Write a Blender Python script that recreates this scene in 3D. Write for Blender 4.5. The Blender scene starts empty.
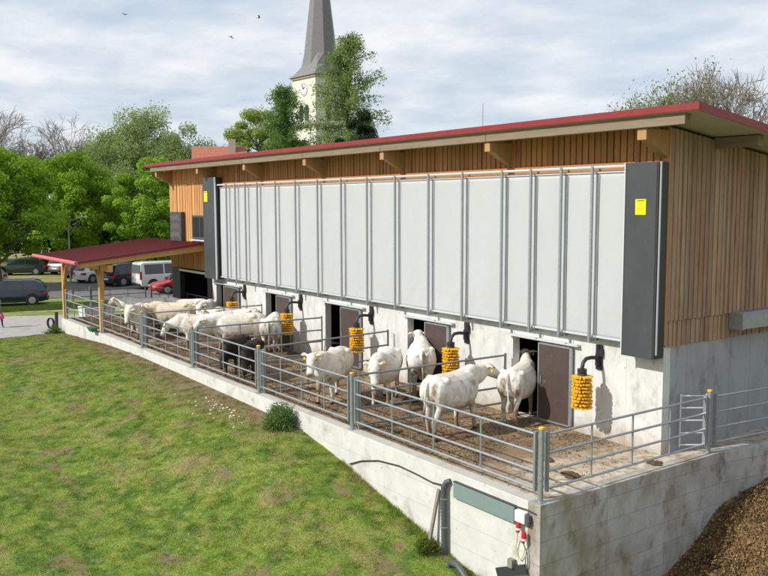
import bpy, math, random
import numpy as np
from mathutils import Vector, Matrix
from mathutils.bvhtree import BVHTree

C = bpy.context.scene.collection
SC = bpy.context.scene
# ------------------------------------------------------------------ camera
cam = bpy.data.cameras.new('camera'); camo = bpy.data.objects.new('camera', cam); C.objects.link(camo)
YAW, PITCH, ROLL, FPX = 0.9538, 0.0985, -0.0032, 853.23
_f = Vector((-math.sin(YAW)*math.cos(PITCH), math.cos(YAW)*math.cos(PITCH), -math.sin(PITCH)))
_r = Vector((math.cos(YAW), math.sin(YAW), 0)); _u = _r.cross(_f)
_r2 = _r*math.cos(ROLL)+_u*math.sin(ROLL); _u2 = _u*math.cos(ROLL)-_r*math.sin(ROLL)
M = Matrix((_r2, _u2, -_f)).transposed().to_4x4(); M.translation = (11.3247, -15.4161, 5.4725)
camo.matrix_world = M
cam.sensor_fit = 'HORIZONTAL'; cam.sensor_width = 36; cam.lens = 36*FPX/768
cam.clip_start = .2; cam.clip_end = 5000
SC.camera = camo
# ------------------------------------------------------------------ sun and sky
SUNDIR = Vector((.24, 1, -.80)).normalized()          # the way the light travels
sl = bpy.data.lights.new('sun', 'SUN'); sl.energy = 4.6; sl.angle = math.radians(.6); sl.color = (1, .962, .90)
so = bpy.data.objects.new('sun', sl); C.objects.link(so); so.rotation_euler = SUNDIR.to_track_quat('-Z', 'Y').to_euler()
so.location = (0, -20, 30)
W = bpy.data.worlds.new('World'); SC.world = W; W.use_nodes = True
nt = W.node_tree; nt.nodes.clear()
def wn(t, **k):
    n = nt.nodes.new(t)
    for a, b in k.items(): setattr(n, a, b)
    return n
sky = wn('ShaderNodeTexSky', sky_type='NISHITA', sun_disc=False)
sky.sun_elevation = math.asin(-SUNDIR.z); sky.sun_rotation = math.atan2(-SUNDIR.x, -SUNDIR.y)
sky.air_density = 1.0; sky.dust_density = 1.5; sky.ozone_density = 1
tc = wn('ShaderNodeTexCoord'); sx = wn('ShaderNodeSeparateXYZ'); nt.links.new(tc.outputs['Generated'], sx.inputs[0])
def wmath(op, a, b):
    n = wn('ShaderNodeMath', operation=op)
    for i, v in enumerate((a, b)):
        if isinstance(v, (int, float)): n.inputs[i].default_value = v
        else: nt.links.new(v, n.inputs[i])
    return n.outputs[0]
zz = wmath('ADD', wmath('MAXIMUM', sx.outputs['Z'], 0.0), .16)
cx = wn('ShaderNodeCombineXYZ'); nt.links.new(wmath('DIVIDE', sx.outputs['X'], zz), cx.inputs[0]); nt.links.new(wmath('DIVIDE', sx.outputs['Y'], zz), cx.inputs[1])
n1 = wn('ShaderNodeTexNoise'); n1.inputs['Scale'].default_value = 1.15; n1.inputs['Detail'].default_value = 9; n1.inputs['Roughness'].default_value = .56; n1.inputs['Distortion'].default_value = .25
n2 = wn('ShaderNodeTexNoise'); n2.inputs['Scale'].default_value = 2.6; n2.inputs['Detail'].default_value = 8; n2.inputs['Roughness'].default_value = .55
nt.links.new(cx.outputs[0], n1.inputs['Vector']); nt.links.new(cx.outputs[0], n2.inputs['Vector'])
cov = wn('ShaderNodeValToRGB'); cov.color_ramp.elements[0].position = .30; cov.color_ramp.elements[1].position = .58
nt.links.new(n1.outputs['Fac'], cov.inputs[0])
shade = wn('ShaderNodeValToRGB'); e = shade.color_ramp.elements
e[0].position = .36; e[0].color = (6.7, 7.45, 8.3, 1); e[1].position = .60; e[1].color = (9.2, 9.4, 9.7, 1)
nt.links.new(n2.outputs['Fac'], shade.inputs[0])
blue = wn('ShaderNodeMix', data_type='RGBA'); blue.inputs[0].default_value = .75; blue.inputs[7].default_value = (5.6, 7.0, 8.6, 1)
nt.links.new(sky.outputs[0], blue.inputs[6])
mixc = wn('ShaderNodeMix', data_type='RGBA'); nt.links.new(cov.outputs[0], mixc.inputs[0]); nt.links.new(blue.outputs[2], mixc.inputs[6]); nt.links.new(shade.outputs[0], mixc.inputs[7])
bg = wn('ShaderNodeBackground'); bg.inputs['Strength'].default_value = .1; nt.links.new(mixc.outputs[2], bg.inputs[0])
out = wn('ShaderNodeOutputWorld'); nt.links.new(bg.outputs[0], out.inputs[0])
SC.view_settings.view_transform = 'Standard'; SC.view_settings.look = 'None'; SC.view_settings.exposure = 0.0; SC.view_settings.gamma = 1
SC.view_settings.use_curve_mapping = False
SC.render.engine = 'CYCLES'; SC.cycles.use_denoising = True
SC.cycles.max_bounces = 6; SC.cycles.diffuse_bounces = 3; SC.cycles.transparent_max_bounces = 6

# ------------------------------------------------------------------ materials
def mat(name, base, rough=.7, var=0, scale=8, base2=None, spots=None, metal=0, attr=None, bump=0, bscale=30, coat=0, island=0, stretch=None, trans=0, spec=.5, second=None, lines=None):
    """procedural Principled material; base->base2 by noise, spots=(colour,scale,lo,hi), island = per piece tone,
    lines=(axis,pitch,width,colour) thin seams"""
    m = bpy.data.materials.new(name); m.use_nodes = True; t = m.node_tree; N = t.nodes; L = t.links
    b = N['Principled BSDF']; b.inputs['Roughness'].default_value = rough; b.inputs['Metallic'].default_value = metal
    b.inputs['Coat Weight'].default_value = coat; b.inputs['Specular IOR Level'].default_value = spec
    tcn = N.new('ShaderNodeTexCoord'); vec = tcn.outputs['Object']
    if stretch:
        mp = N.new('ShaderNodeMapping'); mp.inputs['Scale'].default_value = stretch; L.new(vec, mp.inputs[0]); vec = mp.outputs[0]
    def noise(s, det=5, off=0):
        n = N.new('ShaderNodeTexNoise'); n.inputs['Scale'].default_value = s; n.inputs['Detail'].default_value = det; n.inputs['Roughness'].default_value = .6
        if off:
            q = N.new('ShaderNodeMapping'); q.inputs['Location'].default_value = (off, off*.7, off*.3); L.new(vec, q.inputs[0]); L.new(q.outputs[0], n.inputs['Vector'])
        else: L.new(vec, n.inputs['Vector'])
        return n.outputs['Fac']
    def ramp(f, lo, hi):
        n = N.new('ShaderNodeMapRange'); n.inputs['From Min'].default_value = lo; n.inputs['From Max'].default_value = hi; L.new(f, n.inputs[0]); return n.outputs[0]
    def mix(f, a, c, mode='MIX'):
        n = N.new('ShaderNodeMix'); n.data_type = 'RGBA'; n.blend_type = mode
        if isinstance(f, float): n.inputs[0].default_value = f
        else: L.new(f, n.inputs[0])
        for i, v in ((6, a), (7, c)):
            if isinstance(v, tuple): n.inputs[i].default_value = (*v, 1)
            else: L.new(v, n.inputs[i])
        return n.outputs[2]
    if attr:
        a = N.new('ShaderNodeAttribute'); a.attribute_name = attr; col = a.outputs['Color']
        if base: col = mix(1.0, col, base, 'MULTIPLY')
    elif base2: col = mix(ramp(noise(scale), .3, .7), base, base2)
    else: col = mix(1.0, base, (1., 1., 1.), 'MULTIPLY')
    for sp in (spots or []):
        col = mix(ramp(noise(sp[1], 6, 3.7+sp[1]), sp[2], sp[3]), col, sp[0])
    if lines:
        for (ax, pitch, width, lc, *off) in lines:
            s = N.new('ShaderNodeSeparateXYZ'); L.new(tcn.outputs['Object'], s.inputs[0])
            q = N.new('ShaderNodeMath'); q.operation = 'MODULO'; q2 = N.new('ShaderNodeMath'); q2.operation = 'ADD'; q2.inputs[1].default_value = 100*pitch-(off[0] if off else 0)
            L.new(s.outputs[ax], q2.inputs[0]); L.new(q2.outputs[0], q.inputs[0]); q.inputs[1].default_value = pitch
            w = N.new('ShaderNodeMath'); w.operation = 'LESS_THAN'; w.inputs[1].default_value = width; L.new(q.outputs[0], w.inputs[0])
            k = N.new('ShaderNodeMath'); k.operation = 'MULTIPLY'; k.inputs[1].default_value = lc[3] if len(lc) > 3 else .6; L.new(w.outputs[0], k.inputs[0])
            col = mix(k.outputs[0], col, tuple(lc[:3]))
    if var:
        n = N.new('ShaderNodeHueSaturation'); L.new(col, n.inputs['Color']); r = ramp(noise(scale*2.3, 6, 9.1), .25, .75)
        q = N.new('ShaderNodeMath'); q.operation = 'MULTIPLY_ADD'; L.new(r, q.inputs[0]); q.inputs[1].default_value = 2*var; q.inputs[2].default_value = 1-var
        L.new(q.outputs[0], n.inputs['Value']); col = n.outputs[0]
    if island:
        g = N.new('ShaderNodeNewGeometry'); n = N.new('ShaderNodeHueSaturation'); L.new(col, n.inputs['Color'])
        q = N.new('ShaderNodeMath'); q.operation = 'MULTIPLY_ADD'; L.new(g.outputs['Random Per Island'], q.inputs[0]); q.inputs[1].default_value = 2*island; q.inputs[2].default_value = 1-island
        L.new(q.outputs[0], n.inputs['Value']); col = n.outputs[0]
    L.new(col, b.inputs['Base Color'])
    if bump:
        bn = N.new('ShaderNodeBump'); bn.inputs['Strength'].default_value = bump; bn.inputs['Distance'].default_value = .02; L.new(noise(bscale, 6, 1.3), bn.inputs['Height']); L.new(bn.outputs[0], b.inputs['Normal'])
    if trans:
        tr = N.new('ShaderNodeBsdfTranslucent'); L.new(col, tr.inputs[0]); mx = N.new('ShaderNodeMixShader'); mx.inputs[0].default_value = trans
        L.new(b.outputs[0], mx.inputs[1]); L.new(tr.outputs[0], mx.inputs[2]); L.new(mx.outputs[0], N['Material Output'].inputs[0])
    return m

M_ = {}
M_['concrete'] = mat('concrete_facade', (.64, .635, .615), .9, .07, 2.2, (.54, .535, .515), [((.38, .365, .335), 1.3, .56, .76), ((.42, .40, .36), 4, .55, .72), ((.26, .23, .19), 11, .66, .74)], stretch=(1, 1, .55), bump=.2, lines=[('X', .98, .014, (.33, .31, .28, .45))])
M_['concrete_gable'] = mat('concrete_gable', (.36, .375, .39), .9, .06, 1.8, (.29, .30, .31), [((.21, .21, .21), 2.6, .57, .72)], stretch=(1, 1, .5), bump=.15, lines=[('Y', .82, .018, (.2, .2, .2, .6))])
M_['wall_front'] = mat('concrete_yard_wall', (.62, .61, .575), .9, .07, 1.8, (.52, .51, .475), [((.40, .375, .32), 1.6, .54, .72), ((.30, .27, .21), 8, .64, .74)], bump=.15, lines=[('Z', .5, .012, (.3, .29, .26, .5)), ('X', 2.45, .012, (.34, .33, .3, .4))])
M_['wall_side'] = mat('concrete_stained', (.47, .465, .45), .92, .1, 1.5, (.38, .375, .36), [((.25, .205, .15), .8, .46, .66), ((.14, .112, .075), 2.2, .55, .72), ((.27, .195, .115), 1.7, .6, .76), ((.09, .075, .055), 13, .66, .72)], bump=.3, bscale=18, stretch=(1, 1, .72), lines=[('Z', .45, .012, (.12, .115, .1, .55)), ('Z', 10, .022, (.08, .075, .07, .7), -.52), ('Y', 1.83, .012, (.14, .13, .12, .6))])
M_['curtain'] = mat('white_curtain_fabric', (.475, .485, .495), .6, .02, 1.2, (.445, .455, .465), [((.47, .44, .38), .9, .66, .8)], stretch=(1, 1, .4), spec=.3, lines=[('Z', 10, .03, (.52, .43, .28, .4), 2.955)])
M_['galv'] = mat('galvanised_steel', (.42, .45, .47), .42, .1, 14, (.33, .36, .385), metal=.65)
M_['galv_dull'] = mat('dull_galvanised_steel', (.25, .265, .275), .5, .1, 14, (.19, .20, .21), metal=.5)
M_['white_steel'] = mat('bright_galvanised_steel', (.68, .70, .72), .4, .05, 14, metal=.35)
M_['yellow_cap'] = mat('yellow_plastic', (.75, .46, .03), .5, .08, 20)
M_['brush_yellow'] = mat('yellow_bristle', (.80, .43, .015), .6, .16, 25, island=.12)
M_['black'] = mat('black_steel', (.02, .021, .022), .5, .2, 12)
M_['dark_housing'] = mat('anthracite_sheet', (.058, .064, .071), .42, .08, 2, (.048, .053, .06), [((.085, .09, .095), 1.6, .6, .75)], stretch=(1, 1, .6))
M_['dark_side'] = mat('anthracite_edge', (.035, .038, .042), .5, .08, 3)
M_['door'] = mat('brown_door_panel', (.078, .052, .044), .5, .1, 3, (.062, .042, .037), [((.13, .095, .08), 5, .62, .75)])
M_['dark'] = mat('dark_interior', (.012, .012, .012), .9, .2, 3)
M_['wood_new'] = mat('larch_cladding', (.46, .20, .075), .75, .14, 3, (.36, .145, .05), [((.22, .09, .03), 9, .68, .76)], stretch=(3, 3, .35), island=.17)
M_['wood_far'] = mat('larch_cladding_fresh', (.60, .31, .115), .75, .12, 3, (.52, .24, .08), stretch=(3, 3, .35), island=.17)
M_['wood_grey'] = mat('weathered_cladding', (.41, .262, .168), .8, .2, 3, (.275, .165, .10), [((.10, .055, .032), 8, .64, .70), ((.37, .27, .195), 1.4, .45, .70)], stretch=(3, 3, .3), island=.22)
M_['wood_edge'] = mat('fresh_cut_wood', (.50, .25, .10), .75, .12, 3, (.42, .19, .07), stretch=(3, 3, .35), island=.15)
M_['beam'] = mat('glulam_beam', (.25, .19, .13), .75, .12, 2, (.20, .15, .10), [((.34, .27, .2), 5, .68, .75)], stretch=(.5, 3, 4))
M_['beam_end'] = mat('glulam_bracket', (.45, .26, .11), .75, .1, 2, (.38, .20, .085), stretch=(3, 3, .5))
M_['canopy_wood'] = mat('planed_spruce', (.58, .34, .13), .7, .1, 2, (.50, .27, .09), stretch=(1, 1, 1), spots=[((.35, .2, .09), 8, .67, .76)])
M_['soffit'] = mat('pale_soffit_board', (.50, .47, .40), .8, .04, 2, (.45, .42, .36))
M_['red_metal'] = mat('red_roof_sheet', (.27, .022, .026), .45, .1, 2, (.22, .018, .022))
M_['red_roof'] = mat('dark_red_roof_sheet', (.185, .020, .026), .5, .07, 1.2, (.155, .018, .022), [((.23, .04, .05), .8, .6, .75)])
M_['red_gutter'] = mat('faded_red_gutter', (.52, .10, .11), .42, .06, 2)
M_['window_frame'] = mat('anthracite_frame', (.06, .065, .07), .45, .05, 5)
M_['glass'] = mat('dark_glass', (.014, .014, .017), .35, .1, 2, spec=.2)
M_['yellow_sign'] = mat('yellow_notice', (.90, .78, .0), .45, .02, 8)
M_['ink'] = mat('dark_print', (.10, .085, .02), .6, .1, 8)
M_['emblem'] = mat('weathered_emblem', (.16, .15, .15), .6, .15, 12, (.115, .12, .13))
M_['emblem_red'] = mat('reddish_emblem', (.20, .12, .11), .6, .15, 12, (.13, .11, .11))
M_['rubber'] = mat('black_rubber', (.018, .018, .018), .7, .15, 10)
M_['pipe_grey'] = mat('grey_plastic_pipe', (.075, .08, .085), .5, .1, 10)
M_['cover_green'] = mat('grey_green_cover', (.185, .245, .235), .5, .05, 5)
M_['white_plastic'] = mat('white_plastic', (.72, .72, .70), .5, .05, 10)
M_['red_plastic'] = mat('red_plastic', (.55, .02, .03), .45, .1, 10)
M_['yellow_cable'] = mat('pale_yellow_cable', (.62, .53, .22), .5, .1, 10)
M_['green_plastic'] = mat('green_plastic', (.02, .16, .09), .5, .1, 10)
M_['old_wood'] = mat('old_grey_wood', (.27, .24, .195), .85, .15, 6, (.19, .165, .13), stretch=(3, 3, .5))
M_['dark_post'] = mat('dark_weathered_wood', (.06, .05, .042), .85, .15, 6)
M_['floor'] = mat('soiled_concrete_floor', (.25, .16, .09), .95, .16, 1.1, (.15, .092, .05), [((.40, .29, .175), .55, .5, .68), ((.075, .048, .03), 1.5, .55, .66), ((.43, .33, .2), 9, .62, .72)], bump=.8, bscale=9, lines=[('Y', .42, .02, (.06, .045, .03, .5))])
M_['apron_plain'] = mat('dusty_concrete_apron', (.50, .46, .385), .95, .08, 1.3, (.42, .375, .30), [((.27, .19, .115), 1.2, .56, .68), ((.16, .11, .06), 5, .66, .72)], bump=.3, bscale=14, lines=[('Y', .42, .02, (.16, .13, .09, .55))])
def floor_material():
    m = M_['floor']; t = m.node_tree; N = t.nodes; L = t.links; b = N['Principled BSDF']; lk = b.inputs['Base Color'].links[0].from_socket
    tcn = N.new('ShaderNodeTexCoord'); s = N.new('ShaderNodeSeparateXYZ'); L.new(tcn.outputs['Object'], s.inputs[0])
    nz = N.new('ShaderNodeTexNoise'); nz.inputs['Scale'].default_value = 1.1; nz.inputs['Detail'].default_value = 7; nz.inputs['Roughness'].default_value = .65; L.new(tcn.outputs['Object'], nz.inputs['Vector'])
    k = N.new('ShaderNodeMath'); k.operation = 'MULTIPLY_ADD'; L.new(nz.outputs['Fac'], k.inputs[0]); k.inputs[1].default_value = 4.5; k.inputs[2].default_value = .55
    k2 = N.new('ShaderNodeMath'); k2.operation = 'ADD'; L.new(k.outputs[0], k2.inputs[0]); L.new(s.outputs['X'], k2.inputs[1])
    r = N.new('ShaderNodeMapRange'); r.inputs['From Min'].default_value = .7; r.inputs['From Max'].default_value = 3.3; L.new(k2.outputs[0], r.inputs[0])
    n2 = N.new('ShaderNodeTexNoise'); n2.inputs['Scale'].default_value = 5; n2.inputs['Detail'].default_value = 6; L.new(tcn.outputs['Object'], n2.inputs['Vector'])
    cr = N.new('ShaderNodeValToRGB'); e = cr.color_ramp.elements; e[0].position = .36; e[0].color = (.30, .225, .145, 1); e[1].position = .56; e[1].color = (.53, .475, .385, 1); L.new(n2.outputs['Fac'], cr.inputs[0])
    mx = N.new('ShaderNodeMix'); mx.data_type = 'RGBA'; L.new(r.outputs[0], mx.inputs[0]); L.new(lk, mx.inputs[6]); L.new(cr.outputs[0], mx.inputs[7]); L.new(mx.outputs[2], b.inputs['Base Color'])
def splash(m, colr, top):
    t = m.node_tree; N = t.nodes; L = t.links; b = N['Principled BSDF']; lk = b.inputs['Base Color'].links[0].from_socket
    tcn = N.new('ShaderNodeTexCoord'); s = N.new('ShaderNodeSeparateXYZ'); L.new(tcn.outputs['Object'], s.inputs[0])
    nz = N.new('ShaderNodeTexNoise'); nz.inputs['Scale'].default_value = 2.6; nz.inputs['Detail'].default_value = 8; nz.inputs['Roughness'].default_value = .7; L.new(tcn.outputs['Object'], nz.inputs['Vector'])
    k = N.new('ShaderNodeMath'); k.operation = 'MULTIPLY_ADD'; L.new(nz.outputs['Fac'], k.inputs[0]); k.inputs[1].default_value = -1.5; L.new(s.outputs['Z'], k.inputs[2])
    r = N.new('ShaderNodeMapRange'); r.inputs['From Min'].default_value = top; r.inputs['From Max'].default_value = top-.55; r.inputs['To Max'].default_value = .8; L.new(k.outputs[0], r.inputs[0])
    mx = N.new('ShaderNodeMix'); mx.data_type = 'RGBA'; L.new(r.outputs[0], mx.inputs[0]); L.new(lk, mx.inputs[6]); mx.inputs[7].default_value = (*colr, 1); L.new(mx.outputs[2], b.inputs['Base Color'])
splash(M_['concrete'], (.33, .25, .165), -.25)
floor_material(); M_['apron'] = M_['floor']
M_['straw'] = mat('straw_bits', None, .9, attr='col')
M_['dung'] = mat('cow_dung', (.065, .042, .024), .85, .25, 14, (.10, .065, .035), bump=.6, bscale=25)
M_['ground'] = mat('soil_and_turf', None, .97, attr='col', var=.14, scale=9, bump=.6, bscale=10)
M_['grass'] = mat('grass_blades', None, .7, attr='col', trans=.35, spec=.2)
M_['leaf'] = mat('leaves', None, .6, attr='col', trans=.48, spec=.12)
M_['bark'] = mat('bark', (.09, .07, .055), .9, .25, 8, (.14, .115, .09))
M_['bark_pale'] = mat('birch_bark', (.42, .40, .36), .85, .2, 4, (.25, .23, .2))
M_['twig'] = mat('bare_twigs', (.19, .155, .125), .9, .2, 5, (.25, .20, .165))
M_['asphalt'] = mat('asphalt', (.115, .112, .108), .95, .1, 1.2, (.14, .135, .13), [((.20, .19, .165), .5, .55, .7)])
M_['gravel'] = mat('pale_gravel_path', (.37, .35, .33), .95, .1, 2, (.31, .295, .275), [((.25, .23, .19), 1.1, .58, .7)], bump=.2)
M_['dirt'] = mat('tan_dirt_verge', (.34, .27, .17), .97, .14, 3, (.27, .215, .125), [((.13, .16, .045), 2.2, .52, .62)], bump=.3)
M_['dry_lawn'] = mat('dry_lawn', (.30, .26, .085), .97, .16, .9, (.145, .165, .04), [((.33, .28, .14), .6, .55, .7)], bump=.4)
M_['compost'] = mat('brown_compost', (.19, .115, .045), .97, .4, 5, (.085, .05, .022), [((.30, .20, .085), 9, .54, .64), ((.03, .02, .012), 9, .6, .68), ((.030, .02, .012), 1.1, .55, .66)], bump=1.0, bscale=14)
M_['stone'] = mat('pale_pebbles', (.46, .44, .36), .9, .15, 8)
M_['slate'] = mat('grey_spire_shingles', (.20, .19, .195), .7, .25, 5, (.145, .14, .145), spots=[((.29, .27, .26), 9, .58, .68)])
M_['church'] = mat('cream_render', (.66, .63, .55), .9, .05, .6, (.60, .57, .49))
M_['stonework'] = mat('pink_stone_trim', (.45, .36, .30), .9, .08, 1)
M_['tile'] = mat('red_clay_tiles', (.42, .155, .095), .85, .15, 5, (.33, .11, .07), lines=[('Z', .3, .05, (.22, .08, .05, .5))])
M_['render_pale'] = mat('pale_house_render', (.62, .56, .50), .9, .05, 1)
M_['cow'] = mat('cow_hide', None, .75, attr='col', var=.09, scale=9, bump=.5, bscale=26, spec=.15)
M_['tag'] = mat('ear_tag_yellow', (.75, .55, .03), .5, .05, 9)
M_['person'] = mat('person_surface', None, .8, attr='col', var=.05, scale=9)
M_['tyre'] = mat('tyre', (.016, .016, .017), .8, .1, 9)
M_['rim'] = mat('alloy_rim', (.45, .46, .47), .35, .05, 9, metal=.7)
M_['tail'] = mat('red_lens', (.35, .008, .01), .2, .05, 9)
M_['lens'] = mat('clear_lens', (.55, .57, .6), .15, .05, 9)
M_['plate'] = mat('number_plate', (.75, .75, .74), .4, .02, 9)
M_['car_glass'] = mat('car_glass', (.015, .018, .022), .05, .1, 2, spec=.9)
M_['bird'] = mat('dark_feathers', (.035, .033, .035), .8, .2, 20)
def paint(name, c, metal=.0): 
    if name not in M_: M_[name] = mat(name, c, .28, .02, 2, coat=.6, metal=metal)
    return M_[name]

# ------------------------------------------------------------------ helpers
def tag(o, label=None, cat=None, group=None, kind=None):
    if label: o['label'] = label
    if cat: o['category'] = cat
    if group: o['group'] = group
    if kind: o['kind'] = kind
    return o
def thing(name, label, cat, loc=(0, 0, 0), rz=0, group=None):
    o = bpy.data.objects.new(name, None); C.objects.link(o); o.location = loc; o.rotation_euler = (0, 0, rz); o.empty_display_size = .2
    return tag(o, label, cat, group)
class MB:
    def __init__(s): s.v = []; s.f = []; s.smooth = False
    def add(s, V, F):
        n = len(s.v); s.v += [tuple(map(float, p)) for p in V]; s.f += [tuple(i+n for i in f) for f in F]; return s
    def box(s, a, b):
        (x0, y0, z0), (x1, y1, z1) = a, b
        x0, x1 = min(x0, x1), max(x0, x1); y0, y1 = min(y0, y1), max(y0, y1); z0, z1 = min(z0, z1), max(z0, z1)
        return s.add([(x0, y0, z0), (x1, y0, z0), (x1, y1, z0), (x0, y1, z0), (x0, y0, z1), (x1, y0, z1), (x1, y1, z1), (x0, y1, z1)],
                     [(0, 3, 2, 1), (4, 5, 6, 7), (0, 1, 5, 4), (1, 2, 6, 5), (2, 3, 7, 6), (3, 0, 4, 7)])
    def bar(s, p, q, w, h, up=(0, 0, 1)):
        p, q = Vector(p), Vector(q); d = (q-p).normalized(); u = Vector(up)
        if abs(d.dot(u)) > .95: u = Vector((0, 1, 0))
        sd = d.cross(u).normalized()*w/2; u = sd.cross(d).normalized()*h/2
        V = [p-sd-u, p+sd-u, p+sd+u, p-sd+u, q-sd-u, q+sd-u, q+sd+u, q-sd+u]
        return s.add(V, [(0, 3, 2, 1), (4, 5, 6, 7), (0, 1, 5, 4), (1, 2, 6, 5), (2, 3, 7, 6), (3, 0, 4, 7)])
    def tube(s, pts, r, n=8, cap=True):
        pts = [Vector(p) for p in pts]; R = r if isinstance(r, (list, tuple)) else [r]*len(pts); V = []; F = []
        ref = None
        for i, p in enumerate(pts):
            d = (pts[min(i+1, len(pts)-1)]-pts[max(i-1, 0)]).normalized()
            if ref is None: ref = Vector((0, 0, 1)) if abs(d.z) < .9 else Vector((1, 0, 0))
            a = d.cross(ref).normalized(); b = a.cross(d).normalized(); ref = b
            V += [p+(a*math.cos(2*math.pi*k/n)+b*math.sin(2*math.pi*k/n))*R[i] for k in range(n)]
        for i in range(len(pts)-1):
            for k in range(n): F.append((i*n+k, i*n+(k+1) % n, (i+1)*n+(k+1) % n, (i+1)*n+k))
        if cap: F.append(tuple(range(n-1, -1, -1))); F.append(tuple((len(pts)-1)*n+k for k in range(n)))
        return s.add(V, F)
    def prism(s, poly, axis, a, b):
        """polygon in the two other axes extruded along axis from a to b"""
        def pt(p, t): return {'X': (t, p[0], p[1]), 'Y': (p[0], t, p[1]), 'Z': (p[0], p[1], t)}[axis]
        n = len(poly); V = [pt(p, a) for p in poly]+[pt(p, b) for p in poly]
        F = [tuple(range(n-1, -1, -1)), tuple(range(n, 2*n))]+[(i, (i+1) % n, n+(i+1) % n, n+i) for i in range(n)]
        return s.add(V, F)
    def loft(s, rings, cap=True):
        n = len(rings[0]); V = [p for r in rings for p in r]; F = []
        for i in range(len(rings)-1):
            for k in range(n): F.append((i*n+k, i*n+(k+1) % n, (i+1)*n+(k+1) % n, (i+1)*n+k))
        if cap: F.append(tuple(range(n-1, -1, -1))); F.append(tuple((len(rings)-1)*n+k for k in range(n)))
        return s.add(V, F)
    def ball(s, c, r, n=10, m=7):
        rings = []
        for i in range(m+1):
            t = -math.pi/2+math.pi*(i+.02)/(m+.04); rings.append([(c[0]+r[0]*math.cos(t)*math.cos(2*math.pi*k/n), c[1]+r[1]*math.cos(t)*math.sin(2*math.pi*k/n), c[2]+r[2]*math.sin(t)) for k in range(n)])
        return s.loft(rings)
    def mesh(s, name, off=(0, 0, 0)):
        me = bpy.data.meshes.new(name); me.from_pydata([(x-off[0], y-off[1], z-off[2]) for x, y, z in s.v], [], s.f); me.update()
        import bmesh
        bm = bmesh.new(); bm.from_mesh(me); bmesh.ops.recalc_face_normals(bm, faces=bm.faces); bm.to_mesh(me); bm.free(); return me
    def build(s, name, m, parent=None, smooth=False, bevel=0, world=True):
        off = parent_world(parent) if (parent and world) else (0, 0, 0)
        me = s.mesh(name, off); me.materials.append(m)
        if smooth: smooth_by_angle(me)
        o = bpy.data.objects.new(name, me); C.objects.link(o); o.parent = parent
        if bevel:
            b = o.modifiers.new('bevel', 'BEVEL'); b.width = bevel; b.segments = 2; b.limit_method = 'ANGLE'
        return o
def parent_world(p):
    v = Vector((0, 0, 0))
    while p: v = v+p.location; p = p.parent
    return tuple(v)
def smooth_by_angle(me, ang=.7):
    me.polygons.foreach_set('use_smooth', [True]*len(me.polygons))
    try: me.set_sharp_from_angle(angle=ang)
    except Exception: pass
def np_mesh(name, V, F, m, parent=None, col=None, smooth=False, loc=(0, 0, 0)):
    """V (n,3), F (m,k) all faces of one size"""
    me = bpy.data.meshes.new(name); n, k = F.shape
    me.vertices.add(len(V)); me.vertices.foreach_set('co', np.ascontiguousarray(V, np.float32).ravel())
    me.loops.add(n*k); me.loops.foreach_set('vertex_index', np.ascontiguousarray(F, np.int32).ravel())
    me.polygons.add(n); me.polygons.foreach_set('loop_start', np.arange(0, n*k, k, dtype=np.int32)); me.polygons.foreach_set('loop_total', np.full(n, k, np.int32))
    if smooth: me.polygons.foreach_set('use_smooth', np.ones(n, bool))
    me.update(calc_edges=True)
    if col is not None:
        a = me.color_attributes.new('col', 'FLOAT_COLOR', 'POINT'); c = np.ones((len(V), 4), np.float32); c[:, :3] = col; a.data.foreach_set('color', c.ravel())
    me.materials.append(m); o = bpy.data.objects.new(name, me); C.objects.link(o); o.parent = parent; o.location = loc
    return o
def copy_tree(o, parent=None):
    c = o.copy(); C.objects.link(c)
    if parent: c.parent = parent
    for ch in o.children: copy_tree(ch, c)
    return c
# value noise for the turf colours
_rs = np.random.RandomState(5); _tab = _rs.rand(256, 256)
def vnoise(x, y, s):
    x = np.asarray(x)*s+400.3; y = np.asarray(y)*s+371.7; i = np.floor(x).astype(int); j = np.floor(y).astype(int); u = x-i; v = y-j
    u = u*u*(3-2*u); v = v*v*(3-2*v); t = lambda a, b: _tab[a % 256, b % 256]
    return (t(i, j)*(1-u)+t(i+1, j)*u)*(1-v)+(t(i, j+1)*(1-u)+t(i+1, j+1)*u)*v
def fbm(x, y, s, o=4): return sum(vnoise(x, y, s*2**k)*.5**k for k in range(o))/sum(.5**k for k in range(o))
def sstep(a, b, x): t = np.clip((np.asarray(x)-a)/(b-a), 0, 1); return t*t*(3-2*t)

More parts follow.
